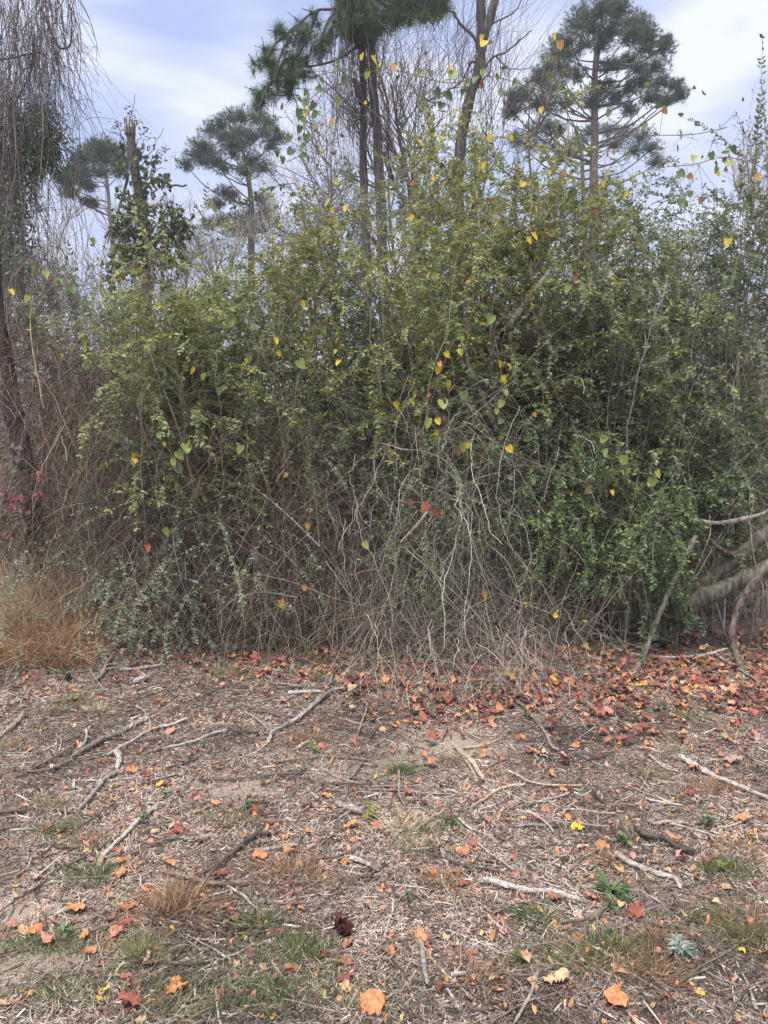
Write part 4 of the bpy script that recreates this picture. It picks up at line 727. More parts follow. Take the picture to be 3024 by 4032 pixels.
vine('vine with pale lime leaves at the tip of the silvery shoot', [(260, 990), (300, 1000), (350, 990), (390, 985)], 5.8, [(290, 985, 'y', .8), (292, 998, 'y'), (383, 985, 'l', 1.3), (375, 1000, 'p', 1.1), (380, 1015, 'g', 1.2), (400, 970, 'l', 1.3), (342, 943, 'l'), (352, 960, 'y', .6), (523, 972, 'l', 1.1), (410, 958, 'l', .8), (355, 1150, 'l'), (440, 1080, 'l', .8)])
vine('thin dangling strand with one pale yellow leaf, above the cut branch on the ground', [(1185, 1310), (1230, 1350), (1262, 1385), (1264, 1440)], 5.4, [(1263, 1397, 'p', .9), (1045, 1286, 'o', 1.1), (1217, 1190, 'b', .9), (1205, 1320, 'p', .4)])
vine('dead vine holding a torn rust red leaf over the cascade', [(880, 1090), (905, 1085), (930, 1100), (945, 1090)], 5.6, [(925, 1100, 'r', 1.4), (938, 1110, 'r', 1.1), (880, 1090, 'b', 1.2), (830, 970, 'b', .9), (983, 975, 'b', 1.1), (665, 1137, 'o', .9), (605, 1307, 'o', 1.3), (610, 1300, 'o'), (785, 1180, 'p', 1.0), (318, 1185, 'r', 1.1), (620, 1027, 'o', .7), (655, 1270, 'o', .9)])

# maroon sapling at the left and red creeper leaves
p0 = OG(60, 1290); root = thing('maroon_sapling', 'slim sapling with maroon and crimson leaves in the tall dead grass', 'sapling', p0); mb, ml = MB(), MB()
s_ = smooth([p0]+[O(x, y, 5.9) for x, y in [(57, 1180), (50, 1120), (38, 1060), (30, 1000), (32, 960)]], 16); tubes(mb, s_[None], np.linspace(.006, .003, 16)[None], 5, (.14, .08, .06))
for (x, y, c) in [(20,965,0),(32,958,0),(42,965,0),(25,975,0),(40,985,0),(12,985,1),(20,1000,1),(45,998,2),(35,1010,2),(8,1050,0),(15,1070,3),(5,1080,0),(30,1080,3),(38,1072,3),(24,1092,3),(35,1088,3),(48,1075,3),(15,1060,0),(10,1100,1),(45,1095,0),(12,1115,1),(88,1020,3),(90,1032,3),(85,1060,3),(78,1065,3),(60,1110,1),(35,1140,1),(10,1150,3),(20,1155,0)]:
    c_ = [(.22, .14, .14), (.20, .15, .10), (.12, .17, .07), (.33, .13, .13)][c]; p = O(x, y, 5.88); a_ = rdir(3)*.6+np.array([0, -.3, -.6])
    leaves(ml, p+rdir(3)*.02, a_, rdir(3)*.4+np.array([0, -1, .4]), .05, .034, np.array([c_]*3)*U(.8, 1.2, 3, 1), 'heart'); tubes(mb, smooth([s_[int(np.argmin(np.abs(s_[:, 2]-p[2])))], p], 4)[None], .0015, 3, (.2, .09, .07))
mb.build('stem', M_twig, root); ml.build('foliage', M_big, root)

# seed heads by the tall edge shoot
root = thing('seed_stalk', 'dry brown seed stalk showing over the thicket beside the tall edge shoots', 'dry stalk', bx(1600, 6.8)); mb, ml = MB(), MB()
e = np.array([O(U(1585, 1650), U(225, 330), 6.8+U(-.1, .1)) for _ in range(16)]); s_ = bez(np.repeat(O(1625, 470, 6.8)[None], 16, 0), e, .1, 10, .08); tubes(mb, s_, np.linspace(.003, .001, 10)[None], 3, (.22, .16, .13))
p, tn = at(s_, U(.5, 1, 16, 14)); p = p.reshape(-1, 3)+rdir(224)*.02; leaves(ml, p, rdir(224)+np.array([0, 0, -.6]), rdir(224), .018, .012, pick([(.20, .13, .10, 1)], 224), 'diam'); mb.build('stem', M_twig, root); ml.build('seed_heads', M_dead, root)

# ------------------------------------------------------------------ tall dead grass at the left, grasses, ground cover
GOLD = [(.62, .42, .24, 4), (.46, .28, .15, 4), (.32, .20, .12, 2), (.72, .57, .39, 3)]
def blades(mb, st, n_, L, w_, pal, lean=.35, droop=.8, N=5):
    n = len(st); s_ = grow(st, rdir(n)*lean+np.array([0, 0, 1]), U(*L, n), N, droop*U(.2, 1.6, n), .2)
    ribbons(mb, s_, np.linspace(1, .25, N)[None]*U(.6, 1.3, n, 1)*w_, pick(pal, n))
mb = MB(); n = 5600; x = np.concatenate([rng.normal(-2.9, .35, n//2), rng.normal(-2.45, .35, n-n//2)]); y = U(5.55, 6.7, n); k_ = x < -2.12-.25*rng.random(n)
st = np.stack([x, y, gz(x, y)], 1)[k_]; blades(mb, st, 0, (.25, 1.0), .0042, GOLD, .75, 1.1, 7)
tag(mb.build('tall_grass', M_straw), 'tall orange dead grass standing at the foot of the vine-draped trunk', 'grass', kind='stuff')

def dens(x, y):
    """how covered the soil is: the bare sandy patches have little"""
    d = np.ones_like(x)
    for (u, v, rx, ry, a_) in PATCH:
        c = G(u, v); d -= a_*np.exp(-((x-c[0])/rx)**2-((y-c[1])/ry)**2)
    return np.clip(d+.15*np.sin(3.1*x+2*y)*np.sin(2.3*y-x), .06, 1)
PATCH_ = [(*r5(90, 1380), .30, .16, .85), (*r5(30, 1200), .2, .08, .8), (*r6(290, 470), .33, .25, .85), (*r5(1010, 680), .22, .14, .7), (*r6(60, 560), .2, .12, .5), (*r5(1480, 600), .25, .15, .4), (*r6(1100, 1080), .2, .1, .3)]
def scat(n, yr=(2.05, 6.6), bias=1.0):
    y = yr[0]+(yr[1]-yr[0])*rng.random(n)**bias; x = U(-1, 1, n)*(.57*(y+.35)+.55); k = rng.random(n) < dens(x, y); return x[k], y[k]
def mott(x, y):
    # old mulch is darker in places, sun-bleached in others
    a_ = np.sin(2.3*x+1.1*y+.5)*np.sin(1.7*y-2.1*x)+.8*np.sin(5.1*x-3*y)*np.sin(4.3*y+2*x+1)+.5*np.sin(11*x+7*y)*np.sin(9*y-5*x)
    return np.clip(.82+.38*a_, .28, 1.25)
STR = [(.52, .395, .315, 5), (.62, .50, .41, 4), (.34, .235, .18, 3), (.14, .09, .07, 5), (.76, .66, .56, 1.8)]
mb = MB()
for n, L, w_, yr, bias in ((195000, (.008, .042), .0018, (2.05, 4.4), 1.0), (84000, (.010, .05), .0024, (4.2, 6.6), 1.2)):
    x, y = scat(n, yr, bias); n = len(x); d = rng.normal(size=(n, 3))*np.array([1, 1, .22]); L_n = U(*L, n)
    s_ = grow(np.stack([x, y, gz(x, y)+U(.001, .015, n)], 1), d, L_n, 3, .05, .35); s_[..., 2] = np.maximum(s_[..., 2], gz(s_[..., 0], s_[..., 1])+.0015)
    ribbons(mb, s_, w_*U(.5, 1.5, n, 1), pick(STR, n)*mott(x, y)[:, None], rdir(n)*.5+np.array([0, 0, 1]))
tag(mb.build('mown_straw', M_straw), 'chopped dead grass strewn over the sandy ground', 'dead grass', kind='stuff')
mb = MB(); x, y = scat(31000, (2.05, 6.5)); n = len(x); s_ = grow(np.stack([x, y, gz(x, y)+.004], 1), rng.normal(size=(n, 3))*np.array([1, 1, .08]), rng.gamma(2.0, .014, n)+.008, 3, 0, .12)
tubes(mb, s_, U(.0012, .0042, n, 1)*np.array([[1, 1, .7]]), 4, pick([(.46, .38, .31, 4), (.70, .60, .50, 3), (.27, .19, .14, 4), (.11, .075, .055, 6)], n))
x, y = scat(5400, (2.05, 6.5)); n = len(x); s_ = grow(np.stack([x, y, gz(x, y)+.005], 1), rng.normal(size=(n, 3))*np.array([1, 1, .04]), rng.gamma(2.2, .045, n)+.04, 6, 0, .22)
s_[..., 2] = gz(s_[..., 0], s_[..., 1])+U(.002, .012, n, 1); tubes(mb, s_, U(.0018, .0048, n, 1)*np.linspace(1, .6, 6)[None], 5, pick([(.44, .38, .31, 3), (.24, .17, .13, 4), (.10, .07, .052, 6)], n))
x, y = scat(680, (2.05, 5.9)); n = len(x); s_ = grow(np.stack([x, y, gz(x, y)], 1), rng.normal(size=(n, 3))*np.array([1, .8, .02]), rng.gamma(3, .06, n)+.08, 12, 0, .25)
s_[..., 2] = gz(s_[..., 0], s_[..., 1])+U(.008, .018, n, 1); tubes(mb, s_, U(.0025, .0055, n, 1)*np.linspace(1, .5, 12)[None]*(1+.12*rng.normal(size=(n, 12))), 6, pick([(.40, .34, .28, 2), (.20, .145, .11, 4), (.09, .065, .05, 6)], n), .1, False, (.25, .2, .165))
tag(mb.build('wood_chips', M_wood), 'wood chips and short twigs scattered through the dead grass', 'wood chips', kind='stuff')

# fine green growth in low mats
mb = MB(); ctr = [(*r5(230, 1330), .22, .05), (*r5(1600, 1590), .25, .1), (*r5(950, 1500), .3, .1), (*r5(400, 1060), .15, .06), (*r6(900, 1420), .25, .07), (*r6(1600, 1300), .2, .1), (*r5(260, 1560), .2, .06), (*r6(1500, 340), .5, .2), (*r6(1200, 340), .5, .2), (*r5(1300, 1390), .12, .06), (*r6(1480, 1030), .14, .05), (*r5(1000, 1600), .3, .08)]
for u, v, sx, sy in ctr:
    c = G(u, v); n = 1100; x = rng.normal(c[0], sx*.5, n); y = rng.normal(c[1], sy*.8, n); blades(mb, np.stack([x, y, gz(x, y)], 1), 0, (.015, .06), .0024, [(.09, .14, .045, 4), (.15, .20, .07, 3), (.36, .29, .17, 2)], .9, .6, 4)
n = 8500; x, y = scat(n); n = len(x); blades(mb, np.stack([x, y, gz(x, y)], 1), 0, (.012, .045), .0022, [(.12, .16, .055, 2), (.42, .31, .18, 4), (.30, .2, .11, 2)], .9, .6, 4)
tag(mb.build('low_grass', M_straw), 'fine low green and tan grass regrowing through the straw', 'grass', kind='stuff')
# ------------------------------------------------------------------ sticks on the ground: each one its own thing
WC = {'w': (.52, .46, .40), 'g': (.33, .28, .235), 'b': (.22, .16, .12), 'd': (.10, .073, .058), 't': (.50, .385, .26)}
WS = {'w': (.20, .16, .13), 'g': (.16, .125, .10), 'b': (.12, .09, .07), 'd': (.20, .165, .14), 't': (.28, .19, .13)}
LAND = []
def stick(label, f, pts, th, c, fork=None, short=None):
    """th: thickness in detail pixels"""
    g = np.array([G(*f(x, y)) for x, y in pts]); g[:, 2] = gz(g[:, 0], g[:, 1]); d = float(np.linalg.norm(g.mean(0)-np.array([0, 0, CAMH]))); r = max(.0022, th/1.0972/F*d*.43)
    n = max(10, min(60, int(np.linalg.norm(np.diff(g, axis=0), axis=1).sum()/.014))); s_ = smooth(g, n)
    s_[:, :2] += np.cumsum(np.cumsum(rng.normal(size=(n, 2))*r*.05, 0), 0)*.25+np.cumsum(rng.normal(size=(n, 2))*r*.22, 0)*.5; s_[:, 2] = gz(s_[:, 0], s_[:, 1])+r*.85+.013+np.abs(np.cumsum(rng.normal(size=n)*.0012))
    root = thing('fallen_stick', label, 'stick', s_[n//2]-np.array([0, 0, r]), 'dead sticks lying on the mown ground'); mb = MB(); R = r*np.linspace(1.05, .72, n)*(1+.12*rng.normal(size=n)); R[0] *= .7; R[-1] *= .55
    tubes(mb, s_[None], R[None], 10, WC[c], .10, True, WS[c])
    kk = rng.integers(1, 4); t_ = s_[rng.integers(2, n-2, kk)]; q = grow(t_, rdir(kk)*np.array([1, 1, .3])+np.array([0, 0, .15]), U(2, 9, kk)*r, 4, 0, .3); tubes(mb, q, np.linspace(r*.4, r*.15, 4)[None], 5, WC[c], .1, True, WS[c])
    for q in (fork or []):
        q = np.array([G(*f(x, y)) for x, y in q]); q = smooth(q, 10); q[:, 2] = gz(q[:, 0], q[:, 1])+r*.8+.003; tubes(mb, q[None], np.linspace(r*.6, r*.3, 10)[None], 6, WC[c], .12, True, WS[c])
    mb.build('wood', M_wood, root); LAND.append((s_[n//2, :2], short or label))
A = stick
A('long white branch ending in a split, pointing out of the leaf belt', r5, [(1495,240),(1430,262),(1330,340),(1240,400),(1160,440),(1125,480),(1095,505)], 19, 'w', [[(1165,470),(1130,500),(1090,530)]], 'long split white branch')
A('short white log section beside the top of the split white branch', r5, [(1245,268),(1320,262),(1385,258)], 18, 'w', None, 'short white log section')
A('thin grey stick lying straight toward the camera below the leaf belt', r5, [(1585,265),(1578,350),(1548,470)], 9, 'g')
A('thin curved pale twig joining the split end of the white branch', r5, [(1060,350),(1110,378),(1160,425)], 11, 'g')
A('thick bleached branch, the heaviest in the crossed pile of pale sticks', r5, [(635,380),(560,420),(480,460),(400,500),(310,550)], 24, 'w', None, 'thick bleached branch')
A('dark tail piece carrying on from the thick bleached branch', r5, [(310,550),(230,585),(120,590)], 12, 'b')
A('slim pale branch lying alongside the thick bleached one', r5, [(810,380),(740,405),(660,425),(590,465),(480,535)], 13, 'w')
A('long wavy white stick past the pile of pale sticks', r5, [(980,430),(900,450),(830,480),(700,510),(640,525)], 13, 'w', None, 'long wavy white stick')
A('pale branch cut off by the photo edge, nearest the pile of pale sticks', r5, [(110,355),(60,410),(0,470),(-60,520)], 22, 'g')
A('stubby white barkless chunk above the tapering pale branch', r5, [(505,520),(515,560),(515,600)], 26, 'w', None, 'stubby white chunk')
A('tapering pale branch pointing at the camera from the white chunk', r5, [(535,600),(480,630),(430,690),(360,785)], 20, 'g', None, 'tapering pale branch')
A('long thin brown stick slanting under the pile of pale sticks', r5, [(330,480),(250,530),(150,580),(70,620)], 11, 'b')
A('crooked white twig standing off the thick bleached branch', r5, [(375,430),(375,470),(350,500)], 13, 'w')
A('hooked thin white twig crossing the top of the pale pile', r5, [(590,330),(640,370),(655,430)], 8, 'w')
A('frayed grey branch with a side prong, on the open ground below the chunk', r5, [(680,785),(610,830),(560,880),(500,940),(440,1000)], 20, 'w', [[(580,870),(570,915),(555,965)]], 'frayed pronged branch')
A('smooth dark brown stick by the frayed pronged branch', r5, [(775,905),(720,915),(660,935),(595,920)], 15, 'b')
A('long blackened branch with pale stripes in the middle of the ground', r5, [(1165,880),(1110,890),(1060,930),(1000,980),(930,1030),(860,1070),(800,1110)], 19, 'd', [[(1060,930),(1110,880),(1150,815)]], 'long blackened branch')
A('thick short tan stick lying level past the blackened branch', r5, [(1285,930),(1210,945),(1130,955),(1085,955)], 20, 'g', None, 'short level tan stick')
A('curved grey-brown bough crossing the low end of the blackened branch', r5, [(690,1035),(760,1065),(850,1090),(960,1105),(1085,1095)], 22, 'b', None, 'curved grey-brown bough')
A('thin brown stick in the bare sandy middle, upper of two', r5, [(1480,540),(1390,550),(1260,570),(1180,580)], 10, 'b')
A('long dark stick edging the pale sandy spot', r5, [(1320,620),(1180,635),(1000,650),(850,660)], 11, 'd', None, 'long dark stick by the sandy spot')
A('short dark stick between the wavy white stick and the sandy spot', r5, [(860,545),(780,580),(720,600)], 10, 'd')
A('grey weathered bark slab just under the sandy middle', r5, [(1450,755),(1500,775),(1560,800)], 28, 'g', None, 'grey bark slab')
A('white snapped stick leaning at the thicket edge beside the arched canes', r3, [(830,1240),(900,1310),(950,1360),(1000,1405)], 20, 'w', None, 'white snapped stick at the thicket edge')
A('long level brown pole at the thicket edge, the topmost of the bundle', r3, [(100,1385),(250,1388),(450,1388),(600,1382),(760,1398),(1000,1408)], 12, 'b', None, 'long level brown pole')
A('thin level grey pole in the thicket edge bundle, just under the topmost', r3, [(230,1375),(420,1400),(640,1402),(860,1395)], 9, 'g')
A('slanting grey pole at the foot of the thicket edge bundle', r5, [(420,165),(540,155),(620,130),(680,115)], 10, 'g')
A('white peeled stick in front of the thicket edge bundle', r5, [(520,165),(560,163),(640,155),(705,145)], 15, 'w', None, 'white peeled stick')
A('blotchy white log end below the peeled stick', r5, [(580,220),(620,210),(655,200)], 26, 'w')
A('knobbly grey branch climbing into the thicket edge bundle', r5, [(415,205),(450,175),(470,130),(490,95)], 18, 'g')
A('bent weathered stick where the dead grass meets the bundle', r3, [(300,1330),(290,1370),(330,1440)], 22, 'g', None, 'bent weathered stick')
A('dark straight stick running off the photo edge, mid height of the ground', r5, [(-60,800),(0,790),(90,785),(150,775)], 12, 'd')
A('small upright-lying white twig in front of the tapering pale branch', r5, [(318,640),(320,680)], 15, 'w')
A('upended grey twig poking from the brown grass tuft', r5, [(675,1170),(660,1240),(640,1320)], 11, 'g')
A('short grey-brown stick beside the crimson lobed leaf', r5, [(400,1295),(460,1285),(515,1275)], 14, 'b')
A('fine straight brown twig beneath the bare sandy corner', r5, [(320,1490),(440,1490)], 7, 'b')
A('long thin brown stick slanting beyond the short level tan stick', r5, [(1570,910),(1520,940),(1430,970),(1310,985)], 10, 'b')
A('bright white stub with a twig tip in the middle of the ground', r5, [(1515,980),(1560,990),(1600,1005),(1640,1025)], 21, 'w', None, 'bright white stub')
A('thin pale twig near the photo edge below the dark straight stick', r5, [(40,862),(90,858),(150,860)], 9, 'w')
A('dark fine stick just over the curved grey-brown bough', r5, [(690,990),(740,1020),(800,1045)], 8, 'd')
A('dark slanting stick behind the frayed pronged branch', r5, [(270,1010),(330,1040),(360,1050)], 9, 'd')
A('thin dark stick vertical between leaf belt and twin weeds', r5, [(1440,150),(1437,190),(1430,225)], 10, 'g')
A('dark knotted stick at the lower rim of the leaf belt', r5, [(1659,390),(1620,430),(1600,455)], 13, 'd')
A('fine dark stick lying level through the pale pile', r5, [(700,462),(600,470),(500,462),(430,468)], 9, 'd')
A('lone pale twig near the sandy patch pointing at the camera', r5, [(990,710),(1005,750)], 11, 'g')
A('half-buried brown stick close to the bottom of the photo', r5, [(20,1600),(100,1610),(150,1640)], 10, 'b')
A('stout mottled branch sloping out of the cascade into the leaf belt', r6, [(45,195),(110,240),(160,290),(210,345)], 24, 'b', None, 'stout mottled branch')
A('pale tan forked branch by the sandy patch', r6, [(300,490),(350,540),(400,590),(435,630)], 22, 't', [[(340,495),(420,488),(500,458)], [(330,520),(380,590),(405,640)]], 'pale tan forked branch')
A('thin grey stick lying toward the camera across the long wavy one', r6, [(65,600),(65,650),(68,700),(95,750)], 11, 'g')
A('long wavy grey stick half bleached, at the middle of the ground', r6, [(-60,690),(0,688),(80,685),(180,695),(290,690)], 11, 'g', None, 'long wavy half-bleached stick')
A('pale curved stick with dark underside next to the tan fork', r6, [(610,650),(530,665),(470,690),(400,735)], 14, 't', None, 'pale curved stick')
A('long sinuous tan stick beyond the pale curved one', r6, [(525,590),(580,615),(630,640),(740,655),(845,660)], 10, 't', None, 'long sinuous tan stick')
A('grey branch winding out of the leaf belt onto bare ground', r6, [(480,170),(560,250),(575,290),(620,340),(660,400),(690,450),(710,500),(735,520)], 15, 'g', None, 'grey winding branch')
A('long silver branch running off the photo edge under an orange leaf', r6, [(1275,540),(1330,580),(1420,630),(1540,690),(1659,740),(1720,770)], 23, 'w', None, 'long silver branch')
A('straight pale pole slanting down from the cut branch to the photo edge', r6, [(1435,85),(1520,150),(1600,210),(1659,255),(1720,300)], 13, 'w', None, 'straight pale pole')
A('long pale bowed branch lying before the leaning pole', r6, [(1000,75),(1050,92),(1100,100),(1200,103),(1330,95),(1400,80),(1460,60)], 15, 'w', None, 'long pale bowed branch')
A('slim white stick in the leaf belt below the straight pale pole', r6, [(1400,318),(1480,335),(1570,360)], 10, 'w')
A('short brown twig standing near the slim white stick', r6, [(1540,350),(1543,390),(1545,430)], 11, 'b')
A('small pale curved stick in the chip-strewn middle', r6, [(800,685),(750,705),(690,720),(660,735)], 10, 'w')
A('yellowish wavy twig beyond the small pale curved stick', r6, [(770,760),(850,760),(930,775),(1000,778)], 10, 't')
A('white tapering twig aimed at the camera, above the copper leaf', r6, [(615,760),(680,800),(710,830),(730,855)], 12, 'w')
A('long dark thin stick slanting beside the white tapering twig', r6, [(410,775),(460,820),(490,870),(560,900),(640,960)], 9, 'd')
A('level grey twig touching the white tapering one', r6, [(570,830),(640,825),(700,835)], 10, 'g')
A('black rotting branch with a pale broken end', r6, [(1080,840),(1140,890),(1200,905),(1250,950),(1320,970)], 26, 'd', None, 'black rotting branch')
A('brown elbow-shaped stick by the black rotting branch', r6, [(910,855),(960,890),(1040,890)], 14, 'b')
A('white branch with a knob end, below the black rotting one', r6, [(1000,955),(1060,1000),(1130,1030),(1200,1055),(1270,1075),(1300,1120)], 23, 'w', None, 'white knob-ended branch')
A('long split silver branch with a rust leaf on its tip', r6, [(430,1075),(520,1095),(620,1115),(720,1125),(840,1165)], 25, 'w', [[(430,1062),(500,1085),(560,1100)], [(700,1135),(780,1140),(830,1160)]], 'long split silver branch')
A('thin white twig bowed like a bow over the split silver branch', r6, [(390,880),(430,925),(470,960),(540,1010),(580,1025)], 10, 'w')
A('long dark reddish stick leading to the split silver branch', r6, [(180,945),(260,970),(340,1000),(430,1015),(490,1025)], 11, 'd', None, 'long dark reddish stick')
A('brown-grey stick ending at the split silver branch', r6, [(555,1005),(600,1040),(635,1080)], 14, 'g')
A('dark brown stub beside the strap-leaved weed', r6, [(880,1245),(930,1215),(970,1185)], 24, 'b', None, 'dark brown stub')
A('grey pole running off the bottom of the photo', r6, [(665,1475),(650,1530),(640,1580),(600,1660),(570,1720)], 15, 'g', None, 'grey pole at the bottom')
A('thick mottled post-like stick pointing at the camera under an orange leaf', r6, [(155,1340),(170,1420),(175,1500),(185,1560)], 22, 'g', None, 'thick mottled stick')
A('sinuous dark twig beyond the white knob-ended branch', r6, [(1360,945),(1390,1030),(1410,1100)], 10, 'd')
A('thin white stick above the black rotting branch', r6, [(1130,710),(1200,730),(1290,750)], 10, 'w')
A('light tan stick level with the silver-leaved weed', r6, [(1160,820),(1220,815),(1300,822)], 12, 't')
A('short tan stick lying by the photo edge under the silver branch', r6, [(1440,850),(1500,850),(1550,835)], 9, 't')
A('whitish chunk of wood near the brown tuft at the bottom', r6, [(290,1500),(320,1492),(350,1485)], 18, 'w')
A('thin tan stick slanting toward the foot of the long silver branch', r6, [(1140,530),(1210,580),(1270,600)], 10, 't')
A('dark stick lying level behind the small dusty weeds', r6, [(870,555),(950,540),(1000,520)], 10, 'd')
A('tan peg of wood at the lower rim of the leaf belt', r6, [(980,290),(1000,350),(1020,390)], 9, 't')
A('white forked twig in the dark hollow by the pale bowed branch', r6, [(760,130),(785,105),(800,90)], 12, 'w', [[(785,105),(790,140),(800,180)]])
A('dark pointed splinter in the middle of the chips', r6, [(900,670),(930,710),(960,740)], 12, 'd')
A('dark curved stick at the bottom corner of the photo', r6, [(1500,1640),(1540,1570),(1550,1540)], 10, 'd')
A('white curled twig beside the deep red crumpled leaf', r6, [(320,790),(370,830),(400,840)], 12, 'w')
A('brown stick rising from the bundle of grey sticks in the hollow', r6, [(1100,60),(1180,20),(1240,-30)], 18, 'g')
A('grey stick leaning across the bundle under the leaning pole', r6, [(1150,70),(1240,20),(1330,-60),(1380,-110)], 16, 'g')
A('long dark stick half hidden beneath the cut branch', r6, [(860,-60),(960,-95),(1100,-160),(1200,-210)], 14, 'g')

# ------------------------------------------------------------------ tufts and weeds on the ground
TUF = {'brown': [(.34, .20, .11, 4), (.46, .30, .17, 3), (.24, .15, .08, 2)], 'green': [(.07, .13, .032, 5), (.12, .18, .05, 4), (.34, .27, .14, 1)], 'mixed': [(.12, .16, .05, 3), (.38, .26, .14, 3), (.48, .38, .24, 2)], 'tan': [(.56, .46, .29, 3), (.66, .58, .42, 2)], 'olive': [(.20, .22, .08, 3), (.30, .27, .11, 2)]}
def tuft(label, f, x, y, kind, R=.07, L=(.03, .09), n=150, w_=.0026, lean=.8):
    c = G(*f(x, y)); root = thing('grass_tuft', label, 'grass tuft', c, 'grass tufts on the mown ground'); mb = MB()
    n = int(n*1.7); q = rng.normal(size=(n, 2))*R*np.array([.55, .42]); q *= 1.15; st = np.stack([c[0]+q[:, 0], c[1]+q[:, 1], gz(c[0]+q[:, 0], c[1]+q[:, 1])], 1)
    s_ = grow(st, np.concatenate([q/R*.9, np.ones((n, 1))*.7], 1)+rdir(n)*lean*.5, U(*L, n), 5, .8*U(.2, 1.6, n), .2); ribbons(mb, s_, np.linspace(1, .25, 5)[None]*U(.6, 1.3, n, 1)*w_, pick(TUF[kind], n)); mb.build('blades', M_straw, root); LAND.append((c[:2], label))
tuft('rusty brown tuft just below the leaf belt', r5, 1330, 450, 'brown', .10, n=260)
tuft('green tuft with straw tips by the frayed pronged branch', r5, 980, 820, 'mixed', .08, n=200)
tuft('fresh green tuft by the small dark patch near the photo edge', r5, 265, 860, 'green', .06)
tuft('broad dark green mat-like tuft behind the frayed branch', r5, 400, 910, 'mixed', .10, n=240)
tuft('low green tuft ahead of the dark slanting stick', r5, 400, 1060, 'green', .07)
tuft('pale green tuft over the stubby stick ends', r5, 220, 750, 'mixed', .06)
tuft('tall brown clump in front of the curved bough', r5, 745, 1190, 'brown', .12, (.05, .14), 420, .0032)
tuft('orange-brown clump under the short level tan stick', r5, 1250, 1040, 'brown', .13, (.03, .09), 460)
tuft('bright green broad-bladed tuft near the smeared brown grass', r5, 1100, 1270, 'green', .05, (.04, .10), 80, .005)
tuft('yellow-green tuft standing above the grey litter', r5, 610, 1400, 'olive', .07, (.05, .12), 170)
tuft('green and cream tuft at the bottom of the photo', r5, 730, 1650, 'mixed', .08)
tuft('green leafy tuft beside the orange lobed leaf at the bottom', r5, 1210, 1590, 'green', .08, n=170)
tuft('dim green tuft beneath the crumpled maroon leaves', r5, 1300, 1400, 'green', .07)
tuft('whitish green tuft by the photo edge under the grey branch', r5, 35, 495, 'mixed', .07)
tuft('sage green tuft between the bundle and the leaf-strewn ground', r5, 235, 345, 'mixed', .06)
tuft('straw-green tuft out from the pile of pale sticks', r5, 430, 340, 'tan', .07)
tuft('small pale tuft in front of the white log end', r5, 320, 290, 'olive', .05)
tuft('star-shaped straw tuft in the middle of the ground', r6, 80, 840, 'tan', .09, (.05, .12), 130, .0035)
tuft('olive tuft just behind the star-shaped straw one', r6, 165, 840, 'mixed', .08)
tuft('dark green tiny tuft touching the deep red crumpled leaf', r6, 285, 810, 'green', .05)
tuft('brown and green tuft under the star-shaped straw one', r6, 130, 930, 'mixed', .08)
tuft('spiky green tuft below the split silver branch', r6, 650, 1230, 'green', .045, (.05, .11), 70, .0045)
tuft('large green and brown clump at the photo edge', r6, 1600, 1290, 'brown', .16, (.03, .10), 520)
tuft('dark green tuft inside the edge clump', r6, 1580, 1310, 'green', .10, (.03, .07), 200)
tuft('green tuft with tan blades low beside the silvery rosette', r6, 880, 1400, 'mixed', .12, n=300)
tuft('leafy green tuft behind the low mixed one', r6, 995, 1360, 'green', .07, (.03, .09), 90, .0045)
tuft('orange-brown clump in front of the silvery rosette', r6, 1130, 1460, 'brown', .10, n=300)
tuft('rusty tuft beside the thick mottled stick', r6, 395, 1480, 'brown', .08, n=200)
tuft('golden brown tuft above the long split silver branch', r6, 265, 1080, 'brown', .08, n=200)
tuft('thin green tuft in front of the long silver branch', r6, 1120, 610, 'mixed', .08)
tuft('brownish tuft at the foot of the long silver branch', r6, 1450, 680, 'brown', .12, n=300)
tuft('flat green tuft against the sandy patch', r6, 305, 550, 'mixed', .06)
tuft('small green tuft in the open sand', r6, 70, 590, 'green', .05)
tuft('straw-brown tuft over the strap-leaved weed', r6, 975, 985, 'brown', .06)
tuft('reddish tuft beyond the sinuous dark twig', r6, 1540, 960, 'brown', .11, n=240)
tuft('green tuft near the reddish one', r6, 1440, 1030, 'green', .06)
tuft('tan tuft in leaf litter at the rim of the belt', r6, 1240, 500, 'tan', .08)
tuft('dim green tuft below the copper heart leaf', r6, 1380, 1240, 'green', .05)
tuft('fox-brown tuft near the bottom of the photo', r6, 1180, 1320, 'brown', .06)
tuft('brown grass clump where the dead grass meets the open ground', r5, 330, 130, 'brown', .14, (.04, .12), 300)
tuft('wispy orange tuft at the thicket edge before the leaf belt', r5, 1270, 60, 'brown', .14, (.06, .2), 260)
tuft('second wispy tuft nearer the white snapped stick', r5, 1000, 190, 'olive', .12, (.04, .14), 200)

def weed(label, f, x, y, col, h=.08, n=14, L=.03, kind='oval', wr=.5, name='weed', cat='weed', stems=4, up=1.0, spread=.5):
    c = G(*f(x, y)); root = thing(name, label, cat, c, 'small weeds on the ground'); mb, ml = MB(), MB()
    s_ = grow(np.repeat(c[None], stems, 0), rdir(stems)*spread+np.array([0, 0, up]), U(.5, 1, stems)*h, 6, .2, .1); tubes(mb, s_, .0012, 4, (.2, .2, .08))
    k = max(2, n//stems); p, tn = at(s_, np.linspace(.15, 1, k)[None]+U(-.05, .05, stems, k)); p = p.reshape(-1, 3); m = len(p)
    LL = U(.7, 1.2, m)*L; leaves(ml, p, rdir(m)*np.array([1, 1, .35])+np.array([0, 0, .25]), rdir(m)*.4+np.array([0, 0, 1]), LL, LL*wr, pick([(*col, 1)], m), kind); mb.build('stem', M_twig, root); ml.build('foliage', M_leaf, root); LAND.append((c[:2], label))
